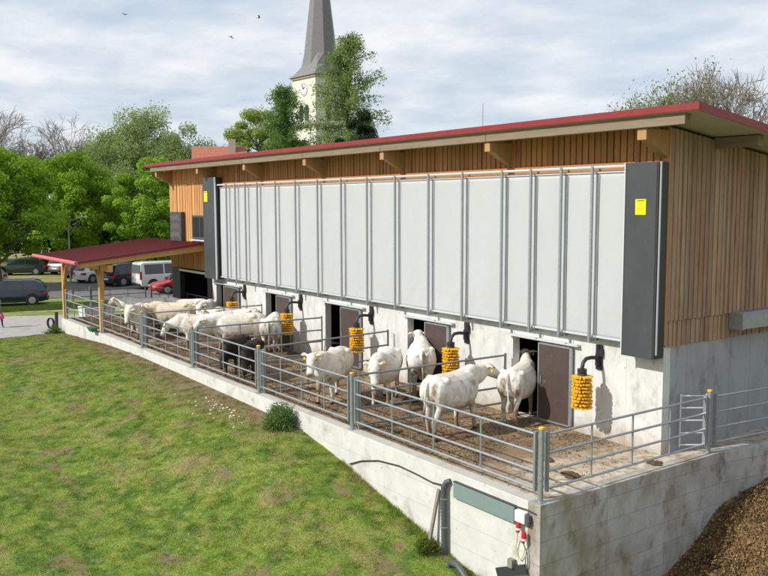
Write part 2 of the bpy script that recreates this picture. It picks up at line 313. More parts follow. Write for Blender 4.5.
# ------------------------------------------------------------------ ground
WX = [-60, -40, -31, -24, -20, -15, -10.5, -8, -6.5, -5.5, -3.6, -2.2, -1, 1, 6, 100]
WZ = [-.66, -.68, -.70, -.36, -.29, -.34, -.40, -.47, -.72, -.95, -1.37, -1.71, -1.95, -2.35, -2.75, -2.9]
FX = [-60, -36, -30, -20, -10, 1, 8, 100]; FZ = [-.66, -.68, -.72, -.98, -1.45, -2.3, -2.7, -2.9]
def gz(x, y):
    x = np.asarray(x, float); y = np.asarray(y, float)
    a = np.interp(x, WX, WZ); b = np.interp(x, FX, FZ)
    t = sstep(0, 6, -4.4-y); h = a*(1-t)+b*t
    amp = sstep(-34, -29, x)*sstep(0.2, 1.2, -4.4-y)
    return h+amp*(fbm(x, y, .5, 3)-.5)*.16+amp*(fbm(x, y, 3, 2)-.5)*.05
def turf(x, y):
    """base colour of the turf at x, y: green, olive, straw and bare soil patches"""
    a = fbm(x, y, .8, 4); b = fbm(x+31, y-17, 3.4, 4); c = fbm(x-55, y+9, 1.8, 4); f = fbm(x+7, y+77, 9, 2)
    g0 = np.array([.11, .205, .026]); g1 = np.array([.185, .285, .036]); g2 = np.array([.28, .345, .055]); st = np.array([.37, .315, .125]); soil = np.array([.21, .14, .075])
    t = sstep(.30, .5, b)[:, None]; t2 = sstep(.45, .70, b*.6+.4*f)[:, None]; col = (g0*(1-t)+g1*t)*(1-t2)+g2*t2
    dry = np.clip(sstep(.56, .76, a)*.3+sstep(.58, .74, c)*.45+.35*sstep(.55, .8, f), 0, .7)[:, None]; col = col*(1-dry)+st*dry
    edge = np.clip(1-(-4.42-y)/(.5+2.4*fbm(x, y, .7, 3)*sstep(-34, -14, x)*(1-sstep(-12, -6, x))+.01), 0, 1)*sstep(-33, -26, x)*(1-sstep(-9.5, -7, x))
    bare = np.clip(sstep(.63, .74, fbm(x+90, y+40, 1.7, 4))*.75+edge*1.3*sstep(.36, .56, b+.1), 0, .9)[:, None]
    return col*(1-bare)+soil*bare, bare[:, 0]
def axis(parts):
    o = []
    for a, b, n in parts: o += list(np.linspace(a, b, n, endpoint=False))
    return np.array(o+[parts[-1][1]])
gx = axis([(-2500, -300, 10), (-300, -60, 24), (-60, -34, 26), (-34, 2, 420), (2, 30, 56), (30, 200, 14), (200, 2500, 8)])
gy = axis([(-2500, -200, 8), (-200, -40, 16), (-40, -22, 36), (-22, -4.2, 240), (-4.2, 30, 20), (30, 300, 22), (300, 2500, 8)])
X, Y = np.meshgrid(gx, gy, indexing='ij'); Z = gz(X, Y); nx, ny = X.shape
idx = np.arange(nx*ny).reshape(nx, ny); F = np.stack([idx[:-1, :-1], idx[1:, :-1], idx[1:, 1:], idx[:-1, 1:]], -1).reshape(-1, 4)
V = np.stack([X, Y, Z], -1).reshape(-1, 3); col, _ = turf(V[:, 0], V[:, 1])
g = np_mesh('ground', V, F, M_['ground'], col=col*.76, smooth=True); tag(g, 'sloping turf with bare patches in front of the yard wall', 'ground', kind='structure')  # turf colour darkened here, painting in the shade that the blades cast among themselves
def sheet(name, poly, m, label, cat, dz=.004, step=1.0):
    """flat ground sheet a few mm above the ground at z=-.66..-.7"""
    zt = max(float(gz(px, py)) for px, py in poly)
    rr = random.Random(len(name)); P2 = []
    for (ax, ay), (bx, by) in zip(poly, poly[1:]+poly[:1]):
        L = math.hypot(bx-ax, by-ay); k = min(int(L/.45)+1, 60); P2 += [(ax+(bx-ax)*i/k+(rr.uniform(-.13, .13) if i else 0), ay+(by-ay)*i/k+(rr.uniform(-.13, .13) if i else 0)) for i in range(k)]
    poly = P2; mb = MB(); n = len(poly); mb.add([(px, py, max(zt, float(gz(px, py)))+dz) for px, py in poly], [tuple(range(n))])
    o = mb.build(name, m); tag(o, label, cat, kind='structure'); return o
sheet('dry_lawn', [(-58.2, -40), (-57.6, -2.5), (-58.5, 3.1), (-72, 13), (-140, 60), (-200, 0), (-160, -60)], M_['dry_lawn'], 'yellowish lawn between the parking cars', 'lawn', .012)
sheet('parking_lot', [(-46.5, -40), (-46.3, -4.2), (-46.9, -.3), (-42.4, 2.4), (-38, 3), (-33.2, 4.6), (-31.2, 3.4), (-31.2, 30), (-61.5, 30), (-72, 14), (-58.6, 3.0), (-57.8, -2.0), (-58.4, -40)], M_['asphalt'], 'grey asphalt road and parking area behind the canopy', 'parking lot', .018)
sheet('verge', [(-43.2, -40), (-41.2, -5.6), (-38.6, -1.2), (-34.8, 4.2), (-38, 2.9), (-42.4, 2.3), (-43.6, -1), (-43.4, -4.3), (-44.6, -40)], M_['dirt'], 'tan dirt verge beside the pale path', 'verge', .008)
sheet('road', [(-38.3, -40), (-39.2, -5.9), (-37.6, -2.6), (-34.2, 4.4), (-31.22, 3), (-31.22, -4.5), (-30.9, -5.3), (-30.8, -8.4), (-30.6, -40)], M_['gravel'], 'pale gravel path leading to the yard corner', 'path', .010)

# blades: one object nobody could count
def blades(name, P, hgt, wid, col, m, lean=.6, seed=1, label='', kindcat='grass'):
    r = np.random.RandomState(seed); n = len(P); ang = r.rand(n)*2*np.pi; d = np.stack([np.cos(ang), np.sin(ang), np.zeros(n)], 1)
    la = r.rand(n)*2*np.pi; lv = np.stack([np.cos(la), np.sin(la), np.zeros(n)], 1)*(hgt*lean*r.rand(n))[:, None]
    V = np.stack([P-d*wid[:, None], P+d*wid[:, None], P+lv+np.array([0, 0, 1])*hgt[:, None]], 1).reshape(-1, 3)
    F = np.arange(3*n).reshape(n, 3); return np_mesh(name, V, F, m, col=np.repeat(col, 3, 0))
def grass():
    r = np.random.RandomState(3); n = 1750000
    # more where the camera is nearer
    x = -34+34.7*r.rand(n)**.8; y = -4.45-17*r.rand(n)**1.15
    keep = (y < -4.46) & (y > -4.6-17*sstep(-36, -2, -np.abs(x+0))-8) ; x, y = x[keep], y[keep]
    # only what the slope in front of the wall shows
    vx, vy = x-11.32, y+15.42; ang = np.arctan2(vy, vx); k = (ang > math.atan2(.58*-.5+.53*0, 0) if False else True)
    fx, fy = -.8155, .5786; rx, ry = .5786, .8155
    D = vx*fx+vy*fy; S = (vx*rx+vy*ry)/np.maximum(D, .1); k = (D > 6) & (np.abs(S) < .66); x, y = x[k], y[k]
    col, bare = turf(x, y); tuft = fbm(x, y, 5.5, 3); k = r.rand(len(x)) > bare*.85+.3*(tuft < .45); x, y, col, tuft = x[k], y[k], col[k], tuft[k]
    path = (x < -29) & (y < -5.2) & (y > -60); k = ~(x < -30.9+.5*fbm(x, y, 2, 2)); x, y, col, tuft = x[k], y[k], col[k], tuft[k]
    n = len(x); h = .016+.055*r.rand(n)*sstep(.55, .8, tuft)+.026*r.rand(n); w = .004+.005*r.rand(n)
    near = sstep(.0, .25, -4.45-y); h = h*(1+1.6*(1-near)*(x > -6))
    c = col*(.8+.7*r.rand(n))[:, None]*np.array([1, 1, 1]); s = r.rand(n) < .12; c[s] = np.array([.34, .28, .12])*(.7+.5*r.rand(s.sum()))[:, None]
    P = np.stack([x, y, gz(x, y)-.004], 1)
    o = blades('grass', P, h, w, c, M_['grass'], .9, 4); tag(o, 'short patchy grass growing on the slope', 'grass', kind='stuff')
grass()
def verge_grass():
    r = np.random.RandomState(8); n = 60000; t = r.rand(n); x = -43.4+3.6*r.rand(n); y = -8+11*t; k = (x > -43.3+.35*(y+4)*.3) & (y < 2.2) & (x < -40.8+.25*y+1.1); x, y = x[k], y[k]; n = len(x)
    c = np.array([.10, .16, .028])*(.6+.8*r.rand(n))[:, None]; P = np.stack([x, y, gz(x, y)], 1)
    o = blades('verge_grass', P, .04+.06*r.rand(n), .02+.015*r.rand(n), c, M_['grass'], .8, 5); tag(o, 'strip of greener grass beside the road', 'grass', kind='stuff')
verge_grass()
def pebbles():
    r = random.Random(4); mb = MB()
    for i in range(46):
        x = -11.6+r.gauss(0, 1.1); y = -5.0-abs(r.gauss(0, .45)); s = r.uniform(.02, .055); z = float(gz(x, y)); mb.ball((x, y, z+s*.3), (s, s*r.uniform(.6, 1), s*.5), 6, 4)
    for i in range(40):
        x = r.uniform(-24, -2); y = -4.7-abs(r.gauss(0, 3)); s = r.uniform(.012, .03); z = float(gz(x, y)); mb.ball((x, y, z+s*.3), (s, s*r.uniform(.6, 1), s*.5), 6, 4)
    tag(mb.build('pebbles', M_['stone']), 'pale pebbles and scraps scattered in the grass', 'pebbles', kind='stuff')
pebbles()

# ------------------------------------------------------------------ yard floor and walls
mb = MB(); mb.box((-31.0, -4.12, -1.2), (-1.9, -.002, 0)); yf = mb.build('yard_floor', M_['floor']); tag(yf, 'dung covered concrete floor of the cattle yard', 'floor', kind='structure')
mb = MB(); mb.prism([(-1.9, -4.12), (.42, -4.12), (.36, 1.2), (.68, 3.2), (1.9, 9), (1.9, 20), (.002, 20), (.002, -.002), (-1.9, -.002)], 'Z', -1.2, 0); tag(mb.build('apron_floor', M_['apron']), 'dusty pale concrete apron at the near corner of the yard', 'floor', kind='structure')
mb = MB(); mb.box((-31.0, .0, -1.2), (-28.05, 6, -.02)); tag(mb.build('passage_floor', M_['gravel']), 'pale floor of the passage under the canopy', 'floor', kind='structure')
yw = thing('yard_wall', 'pale concrete retaining wall carrying the yard railings', 'wall', (.7, -4.4, -2.5))
mb = MB(); mb.box((-31.2, -4.42, -3.2), (.40, -4.12, .004)); mb.build('front_wall', M_['wall_front'], yw, bevel=.012)
mb = MB(); mb.prism([(.402, -4.42), (.71, -4.42), (.66, 1.2), (.36, 1.2), (.402, -4.12)], 'Z', -3.2, .004)
mb.prism([(.36, 1.203), (.66, 1.203), (.98, 3.2), (2.2, 9), (2.2, 20), (1.9, 20), (1.9, 9), (.68, 3.2)], 'Z', -3.2, .006)
o = mb.build('side_wall', M_['wall_side'], yw, bevel=.012); o['label'] = 'stained side wall with formwork joints'
mb = MB(); mb.box((-31.2, -4.118, -1.5), (-31.0, -.1, .004)); mb.build('end_kerb', M_['wall_front'], yw)

def compost():
    xs = np.concatenate([np.linspace(.5, 6, 110, endpoint=False), np.linspace(6, 26, 60)]); ys = np.concatenate([np.linspace(-16, -3, 40, endpoint=False), np.linspace(-3, 6, 170, endpoint=False), np.linspace(6, 12, 20)]); X, Y = np.meshgrid(xs, ys, indexing='ij')
    base = np.interp(Y, [-30, -6, -.8, .2, 1.07, 2.0, 3.2, 6, 12], [-2.9, -2.95, -2.33, -1.9, -1.35, -.98, -.72, -.5, -.4])
    wall = np.interp(Y, [-6, 1.2, 3.2, 9, 20], [.7, .66, .98, 2.2, 2.2])
    d = X-wall; Z = base+.62*sstep(.2, 3.0, d)*sstep(-5, -1, Y)+(fbm(X, Y, 1.4, 4)-.5)*.34*sstep(-.2, .8, d)+(fbm(X, Y, 5, 3)-.5)*.26
    nx, ny = X.shape; idx = np.arange(nx*ny).reshape(nx, ny); F = np.stack([idx[:-1, :-1], idx[1:, :-1], idx[1:, 1:], idx[:-1, 1:]], -1).reshape(-1, 4)
    V = np.stack([X, Y, Z], -1).reshape(-1, 3)
    o = np_mesh('compost_heap', V-np.array([3, 0, -2]), F, M_['compost'], smooth=True, loc=(3, 0, -2)); tag(o, 'brown heap of compost banked against the stained side wall', 'compost heap')
    r = np.random.RandomState(9); n = 220000; i = r.randint(0, nx-1, n); j = r.randint(28, ny-1, n); k = X[i, j] > np.interp(Y[i, j], [-6, 1.2, 3.2, 9, 20], [.75, .72, 1.05, 2.3, 2.3]); i, j = i[k], j[k]; n = len(i)
    px = X[i, j]+r.randn(n)*.06; py = Y[i, j]+r.randn(n)*.05; pz = Z[i, j]+.01
    L = .008+.026*r.rand(n)**2; a = r.rand(n)*6.28; dv = np.stack([np.cos(a)*L, np.sin(a)*L, r.randn(n)*.5*L], 1); sd = np.stack([-np.sin(a), np.cos(a), r.randn(n)*.6], 1)*(.004+.009*r.rand(n))[:, None]
    P = np.stack([px, py, pz], 1); V = np.stack([P-dv-sd, P+dv-sd, P+dv+sd+[0, 0, .012], P-dv+sd+[0, 0, .012]], 1).reshape(-1, 3)
    c = np.array([.27, .165, .06])*(.15+1.2*r.rand(n)**1.6)[:, None]
    s = np_mesh('compost_straw', V, np.arange(4*n).reshape(n, 4), M_['straw'], col=np.repeat(c, 4, 0)); tag(s, 'bits of straw and bark on the compost heap', 'straw', kind='stuff')
compost()
def litter():
    r = np.random.RandomState(12); n = 60000; x = -30.5+30.8*r.rand(n); y = -4.1+4.05*r.rand(n); k = (fbm(x, y, .8, 3)+.2*r.rand(n)) > .5; x, y = x[k], y[k]; k = (x < -1.2) | (r.rand(len(x)) < .25); x, y = x[k], y[k]; n = len(x)
    L = .008+.026*r.rand(n)**2; a = r.rand(n)*6.28; z = .004+.012*r.rand(n); P = np.stack([x, y, z], 1)
    dv = np.stack([np.cos(a)*L, np.sin(a)*L, r.randn(n)*.2*L], 1); sd = np.stack([-np.sin(a), np.cos(a), r.randn(n)*.5], 1)*(.003+.006*r.rand(n))[:, None]
    V = np.stack([P-dv-sd, P+dv-sd, P+dv+sd+[0, 0, .006], P-dv+sd+[0, 0, .006]], 1).reshape(-1, 3)
    t = r.rand(n)[:, None]; t = t**2; c = np.array([.33, .24, .12])*t+np.array([.06, .04, .022])*(1-t)
    tag(np_mesh('yard_straw', V, np.arange(4*n).reshape(n, 4), M_['straw'], col=np.repeat(c, 4, 0)), 'trampled straw and dung bits on the yard floor', 'straw', kind='stuff')
litter()
def dung(x, y, s, label, seed, grp=None):
    r = random.Random(seed); mb = MB()
    for i in range(26):
        q = s*r.uniform(.2, .34); a = r.uniform(0, 6.28); e = s*.75*math.sqrt(i/26); mb.ball((x+e*math.cos(a), y+e*math.sin(a)*.7, .006+r.uniform(0, .02)), (q, q*r.uniform(.6, 1), q*.45+.008), 7, 5)
    o = mb.build('dung_pat', M_['dung'], smooth=True); tag(o, label, 'dung', grp)
dung(.30, -.62, .24, 'reddish brown dung pat lying on the pale ledge near the small gate', 1)
dung(-.15, -2.7, .26, 'dark dung pat on the floor just inside the near side railing', 2)
dung(-1.2, -2.3, .22, 'smaller dung pat left of the one inside the side railing', 3)
dung(-5.0, -3.55, .25, 'dung pat below the cow with its head to the right', 4)
dung(-2.9, -1.2, .22, 'dung pat in front of the rightmost brown door', 5)

# ------------------------------------------------------------------ barn
barn = thing('barn', 'long cattle barn with timber cladding, white side curtain and red roof edge', 'barn', (0, 0, 0))
XL = -28.0; YB = 14.0; RS = .131
def roofz(y): return 7.26-RS*(y+.94)
DOORS = [(-4.62, -3.62, -2.55), (-9.18, -8.22, -7.17), (-13.95, -12.83, -11.65), (-18.40, -17.38, -16.30), (-23.0, -22.07, -20.67)]
mb = MB(); xs = 0
edges = sorted([(d[0], d[1]) for d in DOORS], reverse=True); cur = 0.0
for a, b in edges:
    mb.box((cur, 0, -1.0), (b, .24, 2.39)); mb.box((b, 0, 2.03), (a, .24, 2.39)); mb.box((b, 0, -1.0), (a, .24, .02)); cur = a
mb.box((cur, 0, -1.0), (-23.4, .24, 2.39))
mb.build('concrete_wall', M_['concrete'], barn)
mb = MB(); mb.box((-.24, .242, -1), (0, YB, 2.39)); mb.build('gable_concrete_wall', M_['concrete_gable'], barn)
mb = MB()
# closed volume behind: back wall, far gable, floor and inner dark wall
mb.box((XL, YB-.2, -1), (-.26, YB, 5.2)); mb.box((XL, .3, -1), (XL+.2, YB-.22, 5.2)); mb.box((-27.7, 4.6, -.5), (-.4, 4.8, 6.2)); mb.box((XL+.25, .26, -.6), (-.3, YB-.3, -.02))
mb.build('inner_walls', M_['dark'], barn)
# upper carrying wall behind the boards
mb = MB(); mb.prism([(0.03, 2.4), (.2, 2.4), (.2, roofz(.2)-.1), (.03, roofz(.03)-.1)], 'X', -23.3, -.03); mb.prism([(.03, 2.55), (.2, 2.55), (.2, roofz(.2)-.1), (.03, roofz(.03)-.1)], 'X', XL+.02, -23.302)
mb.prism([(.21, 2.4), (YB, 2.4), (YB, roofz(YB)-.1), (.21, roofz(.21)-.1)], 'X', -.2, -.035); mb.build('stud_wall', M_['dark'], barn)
rnd = random.Random(7)
mb = MB(); x = -.02
while x > -23.3:
    w = .148+rnd.uniform(-.006, .006); t = rnd.choice((.0, .008, .016)); mb.box((x, .02, 6.33+rnd.uniform(-.012, .012)), (x-w, -.035-t, 7.12)); x -= w+.034
mb.build('front_cladding', M_['wood_new'], barn)
mb = MB(); x = -23.32
while x > XL:
    w = .15+rnd.uniform(-.006, .006); t = rnd.choice((.0, .014, .024)); mb.box((x, .02, 2.52), (x-w, -.012-t, 6.40)); mb.box((x, .018, 6.36+rnd.uniform(-.01, .01)), (x-w, -.045-t, 7.12)); x -= w+.026
mb.build('far_front_cladding', M_['wood_far'], barn)
mb = MB(); mb2 = MB(); y = .012; i = 0
while y < YB-.2:
    w = (.088, .066)[i % 2]+rnd.uniform(-.010, .010); t = (.0, .022)[i % 2]+rnd.uniform(0, .006); zt = roofz(y+w)-.09
    mb.box((-.02, y, 2.94+rnd.uniform(-.012, .012)), (.045+t, y+w, zt)); mb2.box((-.02, y+.002, 2.37+rnd.uniform(-.01, .01)), (.012+t*.8, y+w-.002, 3.0)); y += w+.006; i += 1
mb.build('gable_cladding', M_['wood_grey'], barn); mb2.build('lower_gable_cladding', M_['wood_grey'], barn)
mb = MB(); mb.box((-.002, -.05, 2.42), (.045, .008, 7.05)); mb.box((-.05, -.045, 2.42), (-.004, -.02, 7.05)); mb.build('corner_board', M_['wood_edge'], barn)
# roof
mb = MB(); yA, yB = -.94, YB+.9; xa, xb = -28.84, 1.33
mb.prism([(yA, roofz(yA)+.06), (yA, roofz(yA)+.10), (yB, roofz(yB)+.10), (yB, roofz(yB)+.06)], 'X', xa, xb); rf = mb.build('roof', M_['red_metal'], barn)
mb = MB(); mb.prism([(yA+.03, roofz(yA+.03)-.02), (yA+.03, roofz(yA+.03)+.058), (yB-.03, roofz(yB-.03)+.058), (yB-.03, roofz(yB-.03)-.02)], 'X', xa+.03, xb-.03); mb.build('soffit', M_['soffit'], rf)
mb = MB(); mb.box((xa-.01, yA-.022, roofz(yA)-.01), (xb+.012, yA-.002, roofz(yA)+.125)); 
for xx in (xa-.02, xb): mb.prism([(yA-.001, roofz(yA)-.035), (yA-.001, roofz(yA)+.125), (yB, roofz(yB)+.125), (yB, roofz(yB)-.035)], 'X', xx, xx+.02)
mb.build('fascia', M_['red_metal'], rf)
mb = MB(); RX = [-.10, -4.80, -9.38, -13.92, -18.50, -22.95, -27.75]
ends = [.97]+RX[1:-1]+[-28.3]
for a, b in zip(ends[:-1], ends[1:]): mb.box((a-.006, -.86, 7.0), (b+.006, -.68, 7.24-.0))
mb.build('eave_beam', M_['beam'], barn, bevel=.012)
for i, x in enumerate(RX):
    w = .10 if i else .115; mb = MB(); mb.prism([(.02, 6.38), (.02, 6.995), (-.80, 6.995), (-.80, 6.76), (-.70, 6.76)], 'X', x-w, x+w); mb.build('rafter', M_['beam_end'], barn, bevel=.01)
for y in (1.62, 5.6, 9.6): 
    mb = MB(); z = roofz(y)-.03; mb.box((.02, y-.09, z-.24), (1.08, y+.09, z)); mb.build('purlin', M_['beam'], barn, bevel=.015)
# curtain
def curtain():
    nx, nz = 560, 60; X, Zc = np.meshgrid(np.linspace(-22.0, -.80, nx), np.linspace(2.44, 6.12, nz), indexing='ij')
    posts = np.array(sorted([-22.0, -21.09, -20.27, -19.36, -18.33, -16.86, -15.37, -13.85, -12.35, -10.85, -9.36, -7.75, -6.28, -4.74, -3.72, -2.73, -1.79, -.8]))
    k = np.clip(np.searchsorted(posts, X)-1, 0, len(posts)-2); u = (X-posts[k])/(posts[k+1]-posts[k]); v = (Zc-2.44)/3.68
    Yc = -.20-.035*np.sin(math.pi*u)*np.sin(math.pi*v)**.5*(.4+1.2*vnoise(posts[k], X*0, 1.7))+.018*(fbm(X*1.0+Zc*.5, Zc*.35, 1.3, 3)-.5)+.010*(fbm(X-Zc*.9, Zc*.25, 3.0, 2)-.5)*(1-v)
    V = np.stack([X, Yc, Zc], -1).reshape(-1, 3); idx = np.arange(nx*nz).reshape(nx, nz); F = np.stack([idx[:-1, :-1], idx[1:, :-1], idx[1:, 1:], idx[:-1, 1:]], -1).reshape(-1, 4)
    o = np_mesh('side_curtain', V, F, M_['curtain'], barn, smooth=True); m = o.modifiers.new('thickness', 'SOLIDIFY'); m.thickness = .004; return o
cu = curtain(); cu['label'] = 'long white fabric side curtain'
mb = MB()
for xx in np.arange(-21.9, -.8, .9): pass
mb.box((-22.0, -.25, 2.40), (-.80, -.17, 2.445)); mb.build('bottom_rail', M_['white_steel'], cu)
mb = MB(); mb.tube([(-22.05, -.30, 6.27), (-.8, -.30, 6.27)], .035, 8); mb.tube([(-22.05, -.2, 6.16), (-.8, -.2, 6.16)], .03, 8); mb.build('top_rail', M_['white_steel'], cu)
mb = MB()
mb.box((-22.05, -.1, 6.12), (-.8, -.08, 6.36)); mb.build('rail_backing', M_['wood_new'], cu)
for i, x in enumerate([-21.09, -20.27, -19.36, -18.33, -16.86, -15.37, -13.85, -12.35, -10.85, -9.36, -7.75, -6.28, -4.74, -3.72, -2.73, -1.79]):
    mb = MB(); mb.box((x-.028, -.36, 2.28), (x+.028, -.31, 6.30)); mb.box((x-.02, -.31, 2.30), (x+.02, -.02, 2.34)); mb.box((x-.02, -.31, 6.25), (x+.02, -.02, 6.29)); mb.box((x+.10, -.25, 2.32), (x+.115, -.225, 6.12)); mb.build('guide_post', M_['galv'], barn)
for (a, b, z0, z1, nm) in ((-.79, .0, 2.14, 6.33, 'right'), (-23.3, -22.1, 2.3, 6.6, 'left')):
    mb = MB(); mb.box((a, -.40, z0), (b-.0, -.04, z1)); h = mb.build('curtain_housing', M_['dark_housing'], barn, bevel=.01)
    mb = MB(); mb.box((b-.002+.003, -.385, z0+.01), (b+.03, -.06, z1-.01)); mb.build('end_cap', M_['dark_side'], h)
    mb = MB(); mb.box((a-.03 if nm == 'right' else b-.0+.032, -.425, z0), (a-.003 if nm == 'right' else b+.09, -.37, z1)); mb.build('edge_strip', M_['white_steel'], h)
    mb = MB()
    if nm == 'right': mb.box((b+.032, -.34, z0+.1), (b+.055, -.30, z1)); mb.build('edge_strip', M_['white_steel'], h)
# doors
def door(d, first):
    a, b, c = d
    mb = MB(); z0, z1 = .10, 2.02; mb.box((b, -.10, z0), (c, -.06, z1)); p = mb.build('door_panel', M_['door'], barn)
    mb = MB(); f = .035
    for q in (((b-.002, -.108, z0), (b+f, -.052, z1)), ((c-f, -.108, z0), (c+.03, -.052, z1)), ((b+f+.001, -.108, z0-.02), (c-f-.001, -.052, z0+f-.02)), ((b+f+.001, -.108, z1-f+.004), (c-f-.001, -.052, z1+.004))): mb.box(*q)
    mb.build('door_frame', M_['galv'], p); mb = MB(); mb.box((b+.10, -.125, 1.02), (b+.13, -.109, 1.2)); mb.build('handle', M_['galv'], p)
    mb = MB(); mb.box((a-.06, -.13, 2.075), (c+.22, -.05, 2.13)); mb.box((a-.06, -.049, 2.085), (c+.22, -.001, 2.12)); mb.build('door_rail', M_['white_steel'], barn)
for d in DOORS: door(d, 0)
# dark stall behind each opening is the barn's own inside
# window, wood panel and posts at the far end
mb = MB(); mb.box((-25.3, -.09, 3.92), (-23.45, -.01, 4.98)); wf = mb.build('window', M_['window_frame'], barn)
for a, b in ((-25.2, -24.52), (-24.42, -23.55)): mb = MB(); mb.box((a, -.100, 4.02), (b, -.088, 4.90)); mb.build('pane', M_['glass'], wf)
mb = MB(); mb.box((-25.4, -.16, 3.84), (-23.4, -.015, 3.90)); mb.build('sill', M_['white_steel'], wf)
for q in (((-28.0, -.02, -.9), (-27.05, .22, 2.5)), ((-23.9, -.02, -.9), (-23.42, .22, 2.38))): mb = MB(); mb.box(*q); mb.build('pier', M_['dark_side'], barn)
mb = MB(); mb.box((-27.0, -.07, 2.36), (-23.5, -.03, 2.46)); mb.build('track_rail', M_['white_steel'], barn)
mb = MB(); mb.prism([(2.3, 2.58), (2.3, 2.97), (2.34, 2.97), (2.34, 2.97), (2.34, 2.58)], 'X', .05, .4); mb.build('vent_end', M_['galv'], barn)
mb = MB(); mb.prism([(.05, 2.97), (.28, 2.97), (.40, 2.86), (.40, 2.60), (.375, 2.60), (.375, 2.84), (.27, 2.94), (.05, 2.94)], 'Y', 2.345, 9.5); mb.build('vent_hood', M_['galv'], barn)
mb = MB(); mb.tube([(-16.05, 9.15, roofz(9.15)+.05), (-16.05, 9.15, 9.66)], .012, 6); mb.build('lightning_rod', M_['galv_dull'], barn)

# notices and emblem board
def notice(x, z, w, h, y, label):
    t = thing('notice', label, 'sign', (x, y, z)); mb = MB(); mb.box((x, y-.012, z), (x+w, y-.002, z+h)); mb.build('panel', M_['yellow_sign'], t)
    mb = MB(); r = random.Random(3); xx = x+w*.16
    while xx < x+w*.84: q = r.uniform(.012, .022); mb.box((xx, y-.0145, z+h*.86), (xx+q, y-.0122, z+h*.86+.03)); xx += q+.006
    for k in range(5): mb.box((x+w*.16, y-.0135, z+h*(.70-.11*k)), (x+w*(.8-.07*(k % 3)), y-.0122, z+h*(.70-.11*k)+.007))
    mb.build('print', M_['ink'], t)
notice(-.52, 5.22, .27, .33, -.40, 'yellow warning notice on the near dark curtain housing')
notice(-23.16, 5.58, .34, .44, -.40, 'yellow notice on the far dark curtain housing above the canopy')
t = thing('emblem_board', 'dark grey board with three emblems beside the upper window', 'sign', (-26.85, -.1, 3.78))
mb = MB(); mb.box((-27.55, -.24, 3.78), (-26.2, -.05, 5.12)); mb.build('board', M_['dark_housing'], t)
for k, (z, m) in enumerate(((4.86, 'emblem'), (4.46, 'emblem_red'), (4.07, 'emblem'))):
    mb = MB(); r = random.Random(20+k)
    for q in range(16):
        x = -27.4+.066*q; mb.box((x, -.25, z-.15+r.uniform(0, .07)), (x+.045, -.241, z+.16-r.uniform(0, .09)))
    mb.build('emblem', M_[m], t)

# ------------------------------------------------------------------ cow brushes
def brush():
    t = thing('cow_brush', 'x', 'cow brush', (0, 0, 0))
    mb = MB(); mb.box((-.09, -.045, 1.62), (.09, -.002, 2.20)); mb.box((-.05, -.11, 1.72), (.05, -.046, 2.0)); mb.box((.06, -.10, 1.95), (.12, -.01, 2.12)); mb.build('mount', M_['black'], t)
    mb = MB(); mb.tube([(0, -.08, 1.9), (-.0, -.30, 1.93), (-.0, -.47, 1.92), (-.0, -.57, 1.84), (-.0, -.60, 1.72), (0, -.6, 1.6)], .045, 9); mb.tube([(0, -.6, 1.62), (0, -.6, 1.70)], .11, 10); mb.build('arm', M_['black'], t, smooth=True)
    mb = MB(); mb.tube([(0, -.6, .80), (0, -.6, 1.6)], .11, 12); mb.build('core', M_['dark_post'], t)
    mb = MB(); r = random.Random(2)
    for k in range(10):
        z = .82+.079*k
        for j in range(22):
            a = 2*math.pi*(j+.5*(k % 2))/22+r.uniform(-.06, .06); d = Vector((math.cos(a), math.sin(a), 0)); p = Vector((0, -.6, z)); q = .24+r.uniform(-.022, .012)
            s = Vector((-d.y, d.x, 0))
            b0 = p+d*.1; e = p+d*q+Vector((r.uniform(-.01, .01), r.uniform(-.01, .01), -.014+r.uniform(-.008, .008))); V = [b0-s*.016-Vector((0, 0, .018)), b0+s*.016-Vector((0, 0, .018)), b0+s*.016+Vector((0, 0, .018)), b0-s*.016+Vector((0, 0, .018)), e-s*.022-Vector((0, 0, .016)), e+s*.022-Vector((0, 0, .016)), e+s*.022+Vector((0, 0, .018)), e-s*.022+Vector((0, 0, .018))]
            mb.add(V, [(0, 3, 2, 1), (4, 5, 6, 7), (0, 1, 5, 4), (1, 2, 6, 5), (2, 3, 7, 6), (3, 0, 4, 7)])
    mb.build('bristles', M_['brush_yellow'], t); return t
b0 = brush()
for i, (x, lab) in enumerate(((-1.74, 'yellow cow brush hanging right of the rightmost door, nearest the camera'), (-6.42, 'yellow cow brush above the cow with its head to the right'), (-11.08, 'yellow cow brush beside the third door from the right, behind the cow facing out'), (-15.63, 'yellow cow brush above the rump of the cow at the fourth door'), (-20.2, 'yellow cow brush farthest along the wall, above a front facing cow'))):
    t = b0 if i == 0 else copy_tree(b0); t.location = (x, 0, 0); t['label'] = lab; t['group'] = 'cow brushes along the barn wall'

